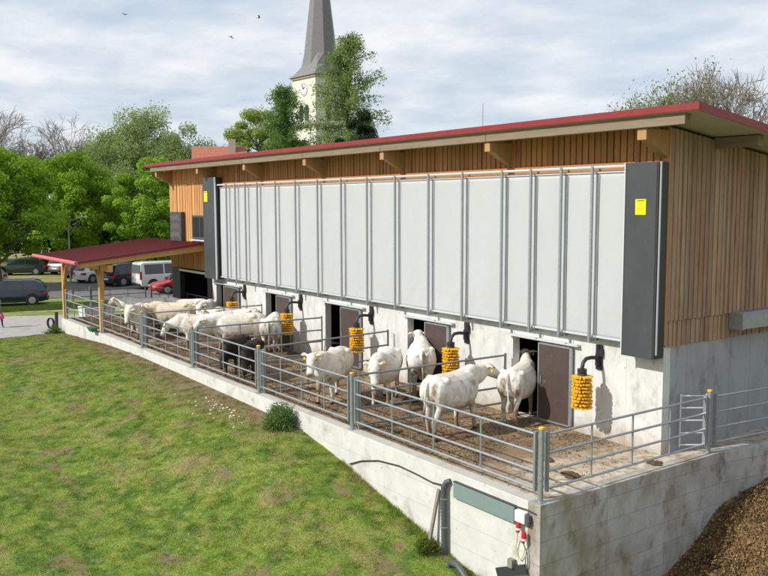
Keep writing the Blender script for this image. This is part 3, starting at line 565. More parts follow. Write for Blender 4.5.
# ------------------------------------------------------------------ railings
PX = [.5614, -5.7454, -10.6795, -15.5325, -20.4127, -25.2994, -31.05]; FY = -4.27
def post(h=1.4):
    t = thing('railing_post', 'x', 'post'); mb = MB(); mb.tube([(0, 0, 0), (0, 0, h-.03)], .052, 12); mb.tube([(0, 0, .42), (0, 0, .47)], .062, 12); mb.tube([(0, 0, 1.2), (0, 0, 1.25)], .062, 12); mb.build('pole', M_['galv'], t, smooth=True)
    mb = MB(); mb.tube([(0, 0, h-.031), (0, 0, h), (0, 0, h+.01)], [.056, .056, .03], 12); mb.build('cap', M_['yellow_cap'], t); 
    mb = MB(); mb.box((-.09, -.09, 0), (.09, .09, .012)); mb.build('foot_plate', M_['galv'], t); return t
p0 = post()
labs = ['railing post with yellow cap at the near corner of the yard', 'railing post with yellow cap, second from the near corner, beside the cow facing left', 'railing post with yellow cap right of the two dark calves', 'railing post left of the two dark calves', 'railing post right of the canopy by the white cow facing out', 'railing post beside the right wooden post of the canopy', 'railing post at the far end beside the left wooden canopy post', 'railing post with yellow cap at the hinge of the small bright gate']
pos = [(x, FY, .004) for x in PX]+[(.5, .98, .004)]
pos[5] = (PX[5]+.12, FY, .004); pos[6] = (PX[6]+.2, FY, .004)
for i, q in enumerate(pos):
    t = p0 if i == 0 else copy_tree(p0); t.location = q; t['label'] = labs[i]; t['group'] = 'galvanised railing posts'
def panel(a, b, za, zb, label, group, heights=(.22, .55, .90, 1.25), nv=3, m='galv', r=.025, ends=True, name='railing', cat='railing', endw=.075):
    a = Vector((a[0], a[1], 0)); b = Vector((b[0], b[1], 0)); t = thing(name, label, cat, ((a.x+b.x)/2, (a.y+b.y)/2, 0), 0, group); u = (b-a).normalized()
    def P(s, h): q = a.lerp(b, s); return (q.x, q.y, h+za+(zb-za)*s)
    for h in heights: mb = MB(); mb.tube([P(0, h), P(1, h)], r, 8); mb.build('rail', M_[m], t, smooth=True)
    for k in range(nv):
        s = (k+1)/(nv+1); mb = MB(); mb.tube([P(s, heights[0]), P(s, heights[-1])], r*.8, 8); mb.build('upright', M_[m], t, smooth=True)
    for s in (0, 1):
        mb = MB(); mb.bar(P(s, heights[0]-.05), P(s, heights[-1]+.05), endw, endw*.7, up=u); mb.build('end_bar', M_[m], t)
    return t
plab = ['near front railing panel at the corner of the yard', 'front railing panel in front of the white cow facing out', 'front railing panel in front of the two dark calves', 'front railing panel in front of the cows left of the calves', 'front railing panel right of the canopy posts', 'front railing panel between the two wooden canopy posts']
for i in range(6):
    panel((PX[i]-.14, FY), (PX[i+1]+.16, FY), 0, 0, plab[i], 'front railing panels of the yard', nv=3)
panel((.555, -4.11), (.505, .82), 0, 0, 'side railing panel along the stained side wall', 'side railing panels', nv=3)
panel((.54, 1.14), (.75, 3.15), 0, 0, 'side railing panel beyond the small gate at the right edge', 'side railing panels', nv=0)
panel((.86, 3.4), (1.7, 8.0), 0, 0, 'side railing farther along the gable wall', 'side railing panels', nv=2)
# small bright gate
panel((.40, 1.02), (-.0+.07, .55), -.02, -.02, 'small bright gate between the barn corner and the railing', None, heights=(.17, .44, .72, 1.0, 1.27), nv=0, m='white_steel', r=.018, name='gate', cat='gate', endw=.045)
# dividers between the pens
dl = ['pen divider behind the cow with its head to the right', 'pen divider behind the white cow facing out', 'pen divider behind the two dark calves', 'pen divider crossing behind the group of white cows']
for i, (xe, z1) in enumerate(((-4.69, .32), (-9.92, .27), (-13.86, .32), (-18.36, .34))):
    panel((PX[i+1]+.03, FY+.2), (xe, -.2), -.12, .08+.02, dl[i], 'pen dividers', heights=(.20, .62, 1.02, 1.45), nv=2, m='galv_dull', r=.027, name='pen_divider', endw=.06)
    mbp = thing('divider_plate', 'wide flat steel plate where the %s divider meets the front railing' % ('first', 'second', 'third', 'fourth')[i], 'steel plate', (PX[i+1], FY+.14, .004)); mb = MB(); mb.box((PX[i+1]+.06, FY+.08, .1), (PX[i+1]+.2, FY+.12, 1.3)); mb.box((PX[i+1]+.11, FY+.09, .004), (PX[i+1]+.15, FY+.13, 1.32)); mb.build('plate', M_['galv'], mbp)
panel((-31.0, -3.9), (-31.0, -.3), 0, 0, 'dark railing across the far end of the yard', 'far end railings', heights=(.45, .73, 1.0, 1.30), nv=3, m='galv_dull', r=.022)
panel((-28.1, .32), (-23.9, .32), 0, 0, 'grey railing in the dark passage under the canopy', 'far end railings', heights=(.35, .75, 1.25), nv=3, m='galv_dull', r=.024)
panel((-31.0, .0), (-28.4, .35), 0, 0, 'short dark railing beside the barn pier under the canopy', 'far end railings', heights=(.45, .73, 1.0, 1.30), nv=2, m='galv_dull', r=.022)
t = thing('steel_gate_post', 'grey gate post standing inside the far end railing', 'post', (-31.3, -2.98, 0)); mb = MB(); mb.tube([(-31.3, -2.98, -.66), (-31.3, -2.98, 1.45)], .06, 10); mb.build('pole', M_['galv_dull'], t, smooth=True)
t = thing('water_trough', 'pale grey trough behind the railing under the canopy', 'trough', (-33, -2.2, -.65)); mb = MB(); mb.loft([[(-33.5, -2.9, -.6), (-32.5, -2.9, -.6), (-32.5, -1.5, -.6), (-33.5, -1.5, -.6)], [(-33.6, -3, .25), (-32.4, -3, .25), (-32.4, -1.4, .25), (-33.6, -1.4, .25)]]); mb.build('basin', M_['concrete'], t, bevel=.03)
mb = MB(); mb.box((-33.45, -2.85, .24), (-32.55, -1.55, .262)); mb.build('water', M_['glass'], t)

# ------------------------------------------------------------------ canopy
cn = thing('canopy', 'timber canopy with dark red sheet roof over the far end of the yard', 'canopy', (-28, -4.3, 0))
cz = lambda y: 3.10+(y+5.6)*.1125
mb = MB(); n = 48; top = []; x0, x1 = -30.95, -23.9
mb.prism([(-5.6, cz(-5.6)), (-5.6, cz(-5.6)+.05), (-.03, cz(-.03)+.05), (-.03, cz(-.03))], 'X', x0, x1)
for k in range(18): x = x0+.2+k*(x1-x0-.4)/17; mb.prism([(-5.56, cz(-5.56)+.052), (-5.56, cz(-5.56)+.075), (-.05, cz(-.05)+.075), (-.05, cz(-.05)+.052)], 'X', x-.02, x+.02)
rf = mb.build('roof', M_['red_roof'], cn)
mb = MB(); mb.tube([(x0-.02, -5.66, cz(-5.6)-.0), (x1+.02, -5.66, cz(-5.6)-.0)], .085, 12); mb.build('gutter', M_['red_gutter'], rf, smooth=True)
mb = MB(); mb.prism([(-5.6, cz(-5.6)-.02), (-5.6, cz(-5.6)+.085), (-.03, cz(-.03)+.085), (-.03, cz(-.03)-.02)], 'X', x1+.002, x1+.02); mb.build('verge_trim', M_['red_roof'], rf)
mb = MB(); mb.prism([(-5.5, cz(-5.5)-.03), (-5.5, cz(-5.5)-.002), (-.05, cz(-.05)-.002), (-.05, cz(-.05)-.03)], 'X', x0+.05, x1-.05); mb.build('deck', M_['canopy_wood'], rf)
for x in (-24.1, -26.3, -28.5, -30.7): mb = MB(); mb.prism([(-5.45, cz(-5.45)-.2), (-5.5, cz(-5.5)-.034), (-.06, cz(-.06)-.034), (-.06, cz(-.06)-.30)], 'X', x-.08, x+.08); mb.build('rafter', M_['canopy_wood'], cn)
zb = cz(FY)-.28
mb = MB(); mb.box((-31.2, FY-.1, zb-.28), (-23.95, FY+.1, zb)); mb.build('beam', M_['canopy_wood'], cn)
for x in (-31.05, -25.3):
    mb = MB(); mb.box((x-.1, FY-.1, .03), (x+.1, FY+.1, zb-.285)); mb.build('post', M_['canopy_wood'], cn, bevel=.01)
for x, s in ((-31.05, 1), (-25.3, -1)):
    mb = MB(); pts = [(x+s*(.1+.75*(1-math.cos(a))), FY, zb-.30-1.05*(1-math.sin(a))) for a in np.linspace(0, math.pi/2, 7)]
    for p, q in zip(pts[:-1], pts[1:]): mb.bar(p, q, .12, .13, up=(0, 1, 0))
    mb.build('brace', M_['canopy_wood'], cn)
mb = MB(); mb.tube([(-25.2, FY-.115, zb-.5), (-25.1, FY-.115, zb-.2), (-24.9, FY-.115, zb+.05)], .015, 6); mb.build('cable', M_['black'], cn)

# ------------------------------------------------------------------ small things on and by the wall
YW = -4.42
t = thing('cable_cover', 'grey green steel cover strip on the yard wall near the corner', 'cover', (-.8, YW-.05, -.5)); mb = MB(); mb.box((-1.66, YW-.07, -.50), (.10, YW-.002, -.18)); mb.build('strip', M_['cover_green'], t, bevel=.008)
mb = MB(); mb.box((-1.67, YW-.075, -.175), (.11, YW-.002, -.16)); mb.build('lip', M_['dark_side'], t)
t = thing('drain_pipe', 'dark grey corrugated pipe standing against the yard wall', 'pipe', (-1.92, YW-.1, -1.8)); mb = MB(); zs = np.linspace(-1.80, -.36, 40); mb.tube([(-1.93-.02*(z+.3), YW-.10, z) for z in zs]+[(-1.88, YW-.07, -.24), (-1.80, YW-.03, -.2)], [.066 if i % 2 else .058 for i in range(40)]+[.06, .055], 12); mb.build('hose', M_['pipe_grey'], t, smooth=True)
for z in (-.6, -1.2): mb = MB(); mb.tube([(-1.93-.02*(z+.3), YW-.10, z), (-1.93-.02*(z+.3), YW-.10, z+.02)], .072, 12); mb.build('clamp', M_['galv'], t)
t = thing('wall_cable', 'thin black cable sagging along the yard wall', 'cable', (-4, YW, -.6)); mb = MB(); mb.tube([(-5.6, YW-.03, -.80), (-5.1, YW-.02, -.60), (-4.4, YW-.02, -.42), (-3.6, YW-.02, -.34), (-3.0, YW-.02, -.36), (-2.4, YW-.02, -.40), (-1.9, YW-.03, -.34)], .016, 6); mb.build('wire', M_['black'], t, smooth=True)
t = thing('wood_stake', 'old grey wooden stake leaning on the yard wall beside the dark pipe', 'stake', (-2.25, YW-.1, -1.7)); mb = MB(); mb.bar((-2.30, YW-.22, -1.80), (-2.17, YW-.03, -.48), .07, .045); mb.build('stick', M_['old_wood'], t)
t = thing('socket_box', 'white power socket box with two red plugs at the wall corner', 'socket box', (.28, YW-.08, -.45)); mb = MB(); mb.box((.16, YW-.12, -.42), (.42, YW-.002, -.20)); mb.build('box', M_['white_plastic'], t, bevel=.02)
mb = MB(); mb.tube([(.46, YW-.06, -.42), (.46, YW-.06, -.24)], .05, 10); mb.box((.38, YW-.10, -.36), (.52, YW-.03, -.27)); mb.build('junction', M_['pipe_grey'], t)
for x, z, l in ((.26, -.50, 1), (.40, -.66, -1)):
    mb = MB(); mb.tube([(x, YW-.1, z+.09), (x, YW-.1, z-.01), (x-.015, YW-.11, z-.11)], [.045, .052, .035], 10); mb.build('plug', M_['red_plastic'], t, smooth=True); mb = MB(); mb.tube([(x-.0, YW-.1, z-.06), (x, YW-.1, z-.02)], .054, 10); mb.build('plug_ring', M_['white_plastic'], t)
mb = MB(); mb.tube([(.25, YW-.11, -.6), (.18, YW-.06, -.8), (.13, YW-.04, -1.0), (.17, YW-.04, -1.14), (.26, YW-.04, -1.16), (.33, YW-.04, -1.05), (.37, YW-.04, -.9), (.39, YW-.1, -.76)], .011, 6); mb.build('yellow_cord', M_['yellow_cable'], t, smooth=True)
mb = MB(); mb.tube([(.39, YW-.11, -.76), (.43, YW-.05, -.95), (.45, YW-.04, -1.15), (.42, YW-.04, -1.28), (.39, YW-.04, -1.22), (.40, YW-.05, -1.05)], .011, 6); mb.build('grey_cord', M_['galv_dull'], t, smooth=True)
mb = MB(); mb.tube([(.10, YW-.04, -.17), (.4, YW-.04, -.15), (.62, YW-.03, -.17)], .014, 6); mb.build('black_cord', M_['black'], t, smooth=True)
t = thing('slurry_hatch', 'dark board with an old wooden block at the foot of the wall corner', 'board', (.1, YW-.1, -1.5)); mb = MB(); mb.bar((-.35, YW-.05, -1.62), (.42, YW-.05, -1.28), .05, .18); mb.build('board', M_['dark_side'], t)
mb = MB(); mb.box((.0, YW-.13, -1.36), (.12, YW-.03, -1.20)); mb.build('block', M_['old_wood'], t)
t = thing('ground_hose', 'thick dark hose curving out of the grass below the wall', 'hose', (-1.2, YW-.5, -2)); mb = MB(); mb.tube([(-1.55, YW-.28, -1.98), (-1.45, YW-.30, -1.74), (-1.2, YW-.34, -1.70), (-.9, YW-.36, -1.86), (-.6, YW-.4, -2.2)], .065, 10); mb.build('hose', M_['pipe_grey'], t, smooth=True)
t = thing('feed_scoop', 'small green plastic tray fixed to the right wooden canopy post', 'tray', (-25.6, -4.5, .1)); mb = MB(); mb.loft([[(-25.95, -4.66, .02), (-25.5, -4.66, .02), (-25.5, -4.44, .02), (-25.95, -4.44, .02)], [(-26.05, -4.74, .2), (-25.42, -4.74, .2), (-25.42, -4.44, .2), (-26.05, -4.44, .2)]]); mb.build('tray', M_['green_plastic'], t, bevel=.01)
t = thing('timber_post', 'dark weathered post with a coil of hose at the far wall corner', 'post', (-31.45, -4.6, -.7)); mb = MB(); mb.tube([(-31.45, -4.62, -.8), (-31.45, -4.6, .28)], .085, 8); mb.build('post', M_['dark_post'], t)
mb = MB()
for k in range(3): mb.tube([(-31.7+.17*math.cos(a)-.02*k, -4.78+.1*math.cos(a)-.03*k, -.28+.26*math.sin(a)) for a in np.linspace(0, 6.28, 15)], .022, 6)
mb.build('hose_coil', M_['rubber'], t)

# ------------------------------------------------------------------ cows
def ring(c, d, up, a, b, n=14, p=2.3):
    """oval ring: a sideways, b along up"""
    d = Vector(d).normalized(); sd = d.cross(Vector(up)).normalized(); u = sd.cross(d).normalized(); o = []
    for k in range(n):
        t = 2*math.pi*k/n; ca, sa = math.cos(t), math.sin(t); o.append(Vector(c)+sd*(a*math.copysign(abs(ca)**(2/p), ca))+u*(b*math.copysign(abs(sa)**(2/p), sa)))
    return o
def limb(mb, pts, n=12):
    """pts: (x,y,z,a,b) a sideways, b fore-aft"""
    rings = []
    for i, q in enumerate(pts):
        p = Vector(q[:3]); d = Vector(pts[min(i+1, len(pts)-1)][:3])-Vector(pts[max(i-1, 0)][:3]); rings.append(ring(p, d, (1, .001, 0), q[3], q[4], n, 2))
    mb.loft(rings)
def remeshed(mb, name, vox, smooth=5):
    me = mb.mesh(name); o = bpy.data.objects.new(name, me); C.objects.link(o)
    r = o.modifiers.new('r', 'REMESH'); r.mode = 'VOXEL'; r.voxel_size = vox
    s = o.modifiers.new('s', 'SMOOTH'); s.factor = .5; s.iterations = smooth
    dg = bpy.context.evaluated_depsgraph_get(); e = o.evaluated_get(dg); m2 = bpy.data.meshes.new_from_object(e); bpy.data.objects.remove(o); bpy.data.meshes.remove(me)
    m2.name = name; m2.polygons.foreach_set('use_smooth', [True]*len(m2.polygons)); return m2
def make_cow(label, x, y, heading, hy=0, npitch=.35, hpitch=-.75, hyaw=0, scale=1, tone='white', seed=1, steps=(0, 0, 0, 0), z=0, tags=True, body=1.0):
    """heading degrees (0 = +x); hy neck yaw, npitch neck rise, hpitch head pitch (down negative), hyaw extra head yaw"""
    r = random.Random(seed); t = thing('cow', label, 'cow', (x, y, z), math.radians(heading), 'cattle in the yard'); t.scale = (scale,)*3
    mb = MB()
    prof = [(-.86, 1.19, 1.02, .10), (-.835, 1.29, .88, .21), (-.74, 1.355, .74, .285), (-.60, 1.385, .68, .315), (-.42, 1.385, .63, .315), (-.20, 1.37, .545, .345), (.05, 1.365, .515, .365), (.27, 1.37, .525, .355), (.44, 1.39, .56, .325), (.58, 1.38, .62, .28), (.70, 1.32, .73, .205), (.79, 1.22, .84, .13)]
    rings = []
    for (px, zt, zb, hw) in prof:
        R = []; n = 18
        for k in range(n):
            a = 2*math.pi*k/n; ca, sa = math.cos(a), math.sin(a); zc = (zt+zb)/2; hh = (zt-zb)/2; w = hw*body*(1.0 if sa < .2 else 1-.22*(sa-.2))
            R.append((px, w*math.copysign(abs(ca)**.82, ca), zc+hh*math.copysign(abs(sa)**.82, sa)))
        rings.append(R)
    mb.loft(rings)
    # hip bones, shoulder
    for s in (-1, 1):
        mb.ball((-.50, .24*s, 1.275), (.11, .09, .085)); mb.ball((.46, .19*s, 1.0), (.17, .115, .30)); mb.ball((-.62, .19*s, 1.02), (.235, .155, .30)); mb.ball((-.82, .11*s, 1.20), (.06, .06, .06))
    # neck
    base = Vector((.56, 0, 1.12)); nl = .52; nd = Vector((math.cos(npitch)*math.cos(hy), math.cos(npitch)*math.sin(hy), math.sin(npitch)))
    mid = base+Vector((.24, 0, .06+.1*math.sin(npitch)))*.9; poll = base+Vector((.12, 0, 0))+nd*nl
    up = Vector((0, 0, 1))
    c1 = base.lerp(poll, .5)+Vector((.05, 0, 0))
    mb.loft([ring(base+Vector((-.12, 0, 0)), (1, 0, 0), up, .24, .29), ring(mid, (mid-base).lerp(nd, .4), up, .20, .265), ring(c1, nd, up, .165, .225), ring(poll-nd*.06, nd, up, .125, .165), ring(poll+nd*.02, nd, up, .095, .115)])
    # dewlap
    mb.loft([ring(Vector((.72, 0, .78)), nd, up, .05, .12), ring(c1+Vector((0, 0, -.16)), nd, up, .045, .09), ring(poll-nd*.12+Vector((0, 0, -.13)), nd, up, .04, .05)])
    hyy = hy+hyaw; hd = Vector((math.cos(hpitch)*math.cos(hyy), math.cos(hpitch)*math.sin(hyy), math.sin(hpitch))); side = Vector((-math.sin(hyy), math.cos(hyy), 0)); hu = hd.cross(side)*-1
    if hu.z < 0 and abs(hpitch) < 1.5: hu = -hu
    h0 = poll+hu*.03
    def hp(f, u=0, s=0): return h0+hd*f+hu*u+side*s
    mb.loft([ring(hp(-.08, .0), hd, hu, .09, .095), ring(hp(0, .0), hd, hu, .132, .132), ring(hp(.10, -.008), hd, hu, .145, .148), ring(hp(.21, -.025), hd, hu, .126, .136), ring(hp(.33, -.045), hd, hu, .102, .112), ring(hp(.44, -.056), hd, hu, .098, .100), ring(hp(.50, -.06), hd, hu, .092, .088), ring(hp(.535, -.065), hd, hu, .06, .06)])
    for s in (-1, 1):
        mb.ball(tuple(hp(.12, .06, .118*s)), (.034, .034, .034), 8, 6)
        e0 = hp(-.02, .04, .105*s); e1 = e0+side*s*.10-hd*.03+hu*.015; e2 = e1+side*s*.075-hd*.0-hu*.02; e3 = e2+side*s*.03-hu*.03
        ud = hd
        mb.loft([ring(e0, side*s, ud, .03, .03), ring(e1, side*s, ud, .028, .062), ring(e2, side*s, ud, .022, .055), ring(e3, side*s, ud, .012, .02)])
    # legs: front, front, hind, hind with a stride offset
    for k, s in enumerate((-1, 1)):
        o = steps[k]; yy = .175*s
        limb(mb, [(.46, yy, .95, .10, .15), (.44+.1*o, yy, .72, .095, .115), (.455+.5*o, yy, .56, .07, .078), (.475+.8*o, yy, .405, .068, .074), (.478+.9*o, yy, .30, .050, .052), (.478+o, yy, .14, .047, .050), (.49+o, yy, .10, .05, .052), (.51+o, yy, .055, .052, .06), (.52+o, yy, .0, .056, .074)])
    for k, s in enumerate((-1, 1)):
        o = steps[2+k]; yy = .175*s
        limb(mb, [(-.62, yy, 1.02, .13, .22), (-.58+.1*o, yy*1.04, .82, .125, .19), (-.60+.3*o, yy, .64, .082, .115), (-.71+.7*o, yy, .50, .056, .075), (-.755+.8*o, yy, .42, .060, .072), (-.735+.9*o, yy, .30, .050, .056), (-.715+o, yy, .14, .049, .052), (-.70+o, yy, .10, .05, .052), (-.685+o, yy, .055, .052, .06), (-.675+o, yy, .0, .056, .074)])
    # tail
    sw = r.uniform(-.06, .06)
    mb.tube([(-.80, 0, 1.30), (-.885, 0, 1.25), (-.915, sw*.2, 1.08), (-.915, sw*.6, .85), (-.91, sw, .66), (-.91, sw*1.2, .52), (-.915, sw*1.3, .36)], [.045, .036, .028, .026, .026, .042, .018], 8)
    mb.ball((-.36, 0, .60), (.17, .13, .10)) ; mb.ball((-.30, 0, .55), (.1, .08, .06))
    me = remeshed(mb, 'body', .021, 4)
    n = len(me.vertices); V = np.empty(n*3); me.vertices.foreach_get('co', V); V = V.reshape(-1, 3)
    if tone == 'white': base_c = np.array([.72, .695, .645])
    elif tone == 'cream': base_c = np.array([.66, .57, .44])
    elif tone == 'dark': base_c = np.array([.020, .016, .015])
    else: base_c = np.array([.036, .026, .021])
    col = np.tile(base_c, (n, 1)); rs = np.random.RandomState(seed)
    nz = fbm(V[:, 0]+seed*3, V[:, 2]*1.0+V[:, 1]*2+seed, 2.6, 4); nz2 = fbm(V[:, 0]*.8-seed, V[:, 2]*.5+V[:, 1]*1.6, 5, 3)
    dirt = np.array([.20, .125, .065]) if tone not in ('dark', 'brown') else np.array([.06, .045, .03])
    low = 1-sstep(.1, .62, V[:, 2]); rump = sstep(-.40, -.85, V[:, 0])*(1-sstep(.75, 1.3, V[:, 2])); belly = (1-sstep(.5, .85, V[:, 2]))
    nz3 = fbm(V[:, 0]*1.3+V[:, 1]+seed*5, V[:, 2]*.8-V[:, 1], 9, 3); d = np.clip(low*.75*sstep(.3, .6, nz)+rump*.75*sstep(.28, .62, nz2)+belly*.6*sstep(.36, .56, nz)+.42*sstep(.52, .74, nz2)*sstep(.35, .6, nz3)+.22*sstep(.5, .7, nz3), 0, .92)[:, None]
    col = col*(1-d)+dirt*d
    if tone in ('white', 'cream'):
        tan = (.5*sstep(.5, .7, fbm(V[:, 0]*.6+seed*7, V[:, 2]+V[:, 1], 1.6, 3)))[:, None]; col = col*(1-tan*.6)+np.array([.58, .45, .31])*tan*.6
    P = lambda f, u=0, s=0: np.array(hp(f, u, s))
    muz = 1-sstep(.05, .11, np.linalg.norm(V-P(.52, -.055), axis=1)); mc = np.array([.36, .23, .19]) if tone in ('white', 'cream') else np.array([.02, .018, .018]); col = col*(1-muz[:, None])+mc*muz[:, None]
    for s in (-1, 1):
        e = 1-sstep(.022, .034, np.linalg.norm(V-P(.125, .062, .138*s), axis=1)); col = col*(1-e[:, None])+np.array([.015, .012, .01])*e[:, None]
        e = .75*(1-sstep(.012, .03, np.linalg.norm(V-P(.50, -.03, .04*s), axis=1))); col = col*(1-e[:, None])+np.array([.05, .03, .03])*e[:, None]
        ea = np.array(hp(-.01, .035, .25*s)); e = .6*(1-sstep(.04, .11, np.linalg.norm(V-ea, axis=1))); col = col*(1-e[:, None])+np.array([.40, .27, .17])*e[:, None]*(1 if tone in ('white', 'cream') else .15)
    e = .55*(1-sstep(.01, .022, np.abs((V-P(.47, -.09)) @ np.array(hu))))*(np.abs((V-P(.45, -.09)) @ np.array(hd)) < .08); col = col*(1-e[:, None])+np.array([.12, .07, .06])*e[:, None]
    hoof = 1-sstep(.06, .08, V[:, 2]); col = col*(1-hoof[:, None])+np.array([.06, .045, .035])*hoof[:, None]
    a = me.color_attributes.new('col', 'FLOAT_COLOR', 'POINT'); c4 = np.ones((n, 4), np.float32); c4[:, :3] = col; a.data.foreach_set('color', c4.ravel())
    me.materials.clear(); me.materials.append(M_['cow']); o = bpy.data.objects.new('body', me); C.objects.link(o); o.parent = t
    if tags:
        for s in (-1, 1):
            mb = MB(); q = hp(-.01, .015, .205*s)+hd*.03-hu*.03; mb.box((q.x-.022, q.y-.022, q.z-.035), (q.x+.022, q.y+.022, q.z+.02)); mb.build('ear_tag', M_['tag'], t, world=False)
    return t
H = lambda dx, dy: math.degrees(math.atan2(dy, dx))
make_cow('white cow seen from behind, looking into the rightmost door', -4.02, -.38, H(-.48, .88), .35, .75, -.2, .2, 1.02, 'white', 1, (.05, -.08, -.06, .16), body=1.05)
make_cow('white cow standing side on with its head to the right', -4.08, -2.5, H(-.22, .97), -.12, .28, -.38, -.1, 1.08, 'white', 2, (.10, -.10, -.12, .12), body=1.05)
make_cow('white cow facing out with lowered head, in front of another cow', -7.62, -1.95, H(.66, -.75), .05, .10, -1.0, .15, 1.06, 'white', 3, (.06, -.06, 0, .1), body=1.08)
make_cow('white cow seen from behind, half hidden by the cow facing out', -7.55, -.74, H(-.80, .60), .1, .5, -.1, .0, 1.13, 'white', 4, (0, .1, -.08, .06), body=1.06)
make_cow('white cow alone facing out beside the third brush', -8.68, -3.0, H(.56, -.83), -.08, .45, -.8, .3, 1.04, 'white', 5, (.05, -.05, .05, -.08), body=1.05)
make_cow('dark brown calf with lowered head at the front railing', -13.95, -3.42, H(.62, -.78), .1, -.55, -1.1, 0, .86, 'brown', 6, (.03, -.05, .06, 0), tags=False)
make_cow('black calf half hidden, right of the brown one', -12.85, -3.4, H(.72, -.69), .2, -.5, -1.1, 0, .84, 'dark', 7, (-.03, .05, .0, .06), tags=False)
make_cow('white cow seen from behind below the fourth brush', -16.05, -.98, H(-.80, .60), .1, -.2, -.9, .2, 1.05, 'white', 8, (.05, 0, .08, -.06), body=1.08)
make_cow('large white cow with soiled rump in the middle of the crowded pen', -17.2, -1.75, H(-.42, -.90), .2, .05, -.6, .2, 1.08, 'white', 9, (0, .06, -.05, .05), body=1.05)
make_cow('white cow whose back shows behind the one with the soiled rump', -18.9, -1.0, H(-.62, -.78), -.2, .2, -.5, 0, 1.04, 'white', 10)
make_cow('white cow with lowered head nearest the railing in the crowded pen', -18.6, -2.65, H(-.45, -.89), -.2, -.25, -.95, 0, 1.0, 'white', 11)
make_cow('white cow facing out below the farthest brush', -22.1, -.85, H(.80, -.60), .0, .25, -.8, 0, 1.04, 'white', 13)
make_cow('cream cow side on with its head to the left, left of the crowded pen', -22.35, -2.2, H(-.52, -.85), .1, .1, -.65, 0, 1.05, 'cream', 14, (.05, -.05, 0, .06))
make_cow('white cow behind the cream one with its head to the left', -23.2, -1.25, H(-.62, -.78), -.1, .3, -.4, 0, 1.05, 'white', 15)
make_cow('white cow under the canopy with its head to the left', -24.2, -2.75, H(-.60, -.80), -.1, .25, -.55, 0, 1.1, 'white', 16, (.06, 0, 0, .05))
make_cow('white cow facing out with its head at the front railing near the canopy', -23.0, -3.55, H(.80, -.60), .1, .15, -.9, 0, 1.02, 'white', 17)
make_cow('white cow in the dark of the barn with its face at the rightmost door', -3.2, 1.5, H(-.28, -.96), .0, .3, -.8, 0, 1, 'white', 18, z=-.02)

# ------------------------------------------------------------------ plants by the wall
def leaf_cloud(P, size, col, r, flat=.5, out=None):
    n = len(P); a = r.randn(n, 3)
    if out is not None:
        nn = out/np.maximum(np.linalg.norm(out, axis=1), 1e-6)[:, None]*1.1+np.array([0, 0, .5])+r.randn(n, 3)*.5; nn /= np.linalg.norm(nn, axis=1)[:, None]; a -= nn*(a*nn).sum(1)[:, None]
    a /= np.linalg.norm(a, axis=1)[:, None]; b = r.randn(n, 3) if out is None else np.cross(nn, a); b -= a*(a*b).sum(1)[:, None]; b /= np.linalg.norm(b, axis=1)[:, None]
    s = (size*(.6+.8*r.rand(n)))[:, None]; V = np.stack([P-a*s, P-b*s*flat, P+a*s, P+b*s*flat], 1).reshape(-1, 3)
    return V, np.arange(4*n).reshape(n, 4), np.repeat(col, 4, 0)
def shrub(name, label, cat, loc, R, h, n, size, c0, c1, seed, grp=None):
    r = np.random.RandomState(seed); t = thing(name, label, cat, loc, 0, grp); k = max(6, n//90); cc = r.randn(k, 3); cc /= np.linalg.norm(cc, axis=1)[:, None]; cc *= (r.rand(k)**.45)[:, None]; cc[:, 2] = np.abs(cc[:, 2])
    cc = cc*np.array([R*.8, R*.8, h*.85]); i = r.randint(0, k, n); P = cc[i]+r.randn(n, 3)*np.array([R*.17, R*.17, h*.13]); P[:, 2] = np.abs(P[:, 2])
    f = r.rand(n)[:, None]*.6+.4*r.rand(k)[i][:, None]; V, F, c = leaf_cloud(P, size, np.array(c0)*(1-f)+np.array(c1)*f, r); np_mesh('foliage', V, F, M_['leaf'], t, c)
    mb = MB()
    for q in cc[:18]: mb.tube([(0, 0, -.05), tuple(q*.5), tuple(q)], [.008, .006, .003], 5)
    mb.build('stems', M_['bark'], t, world=False); return t
shrub('weed_bush', 'dense green weed bush against the yard wall', 'bush', (-8.45, -4.78, float(gz(-8.45, -4.78))), .50, .72, 5200, .03, (.09, .17, .045), (.21, .32, .10), 21)
shrub('weed', 'green weeds at the foot of the dark pipe', 'weeds', (-2.15, -4.75, float(gz(-2.15, -4.75))), .35, .38, 1300, .03, (.07, .12, .02), (.16, .20, .045), 22)
shrub('weed', 'weeds at the far wall corner by the dark post', 'weeds', (-31.1, -4.85, float(gz(-31.1, -4.85))), .5, .4, 1300, .035, (.07, .12, .02), (.15, .2, .045), 23)

# ------------------------------------------------------------------ trees
def tubes(segs, n=5):
    """segs array (k,8): p0 p1 r0 r1"""
    S = np.asarray(segs, float); p0, p1, r0, r1 = S[:, :3], S[:, 3:6], S[:, 6], S[:, 7]; d = p1-p0; d /= np.maximum(np.linalg.norm(d, axis=1), 1e-6)[:, None]
    ref = np.where(np.abs(d[:, 2:3]) < .9, np.array([[0, 0, 1.]]), np.array([[1., 0, 0]])); a = np.cross(d, ref); a /= np.linalg.norm(a, axis=1)[:, None]; b = np.cross(d, a); V = []
    for p, rr in ((p0, r0), (p1, r1)):
        for k in range(n): t = 2*math.pi*k/n; V.append(p+(a*math.cos(t)+b*math.sin(t))*rr[:, None])
    V = np.stack(V, 1).reshape(-1, 3); o = np.arange(len(S))[:, None]*2*n; F = []
    for k in range(n): F.append(np.concatenate([o+k, o+(k+1) % n, o+n+(k+1) % n, o+n+k], 1))
    return V, np.stack(F, 1).reshape(-1, 4)
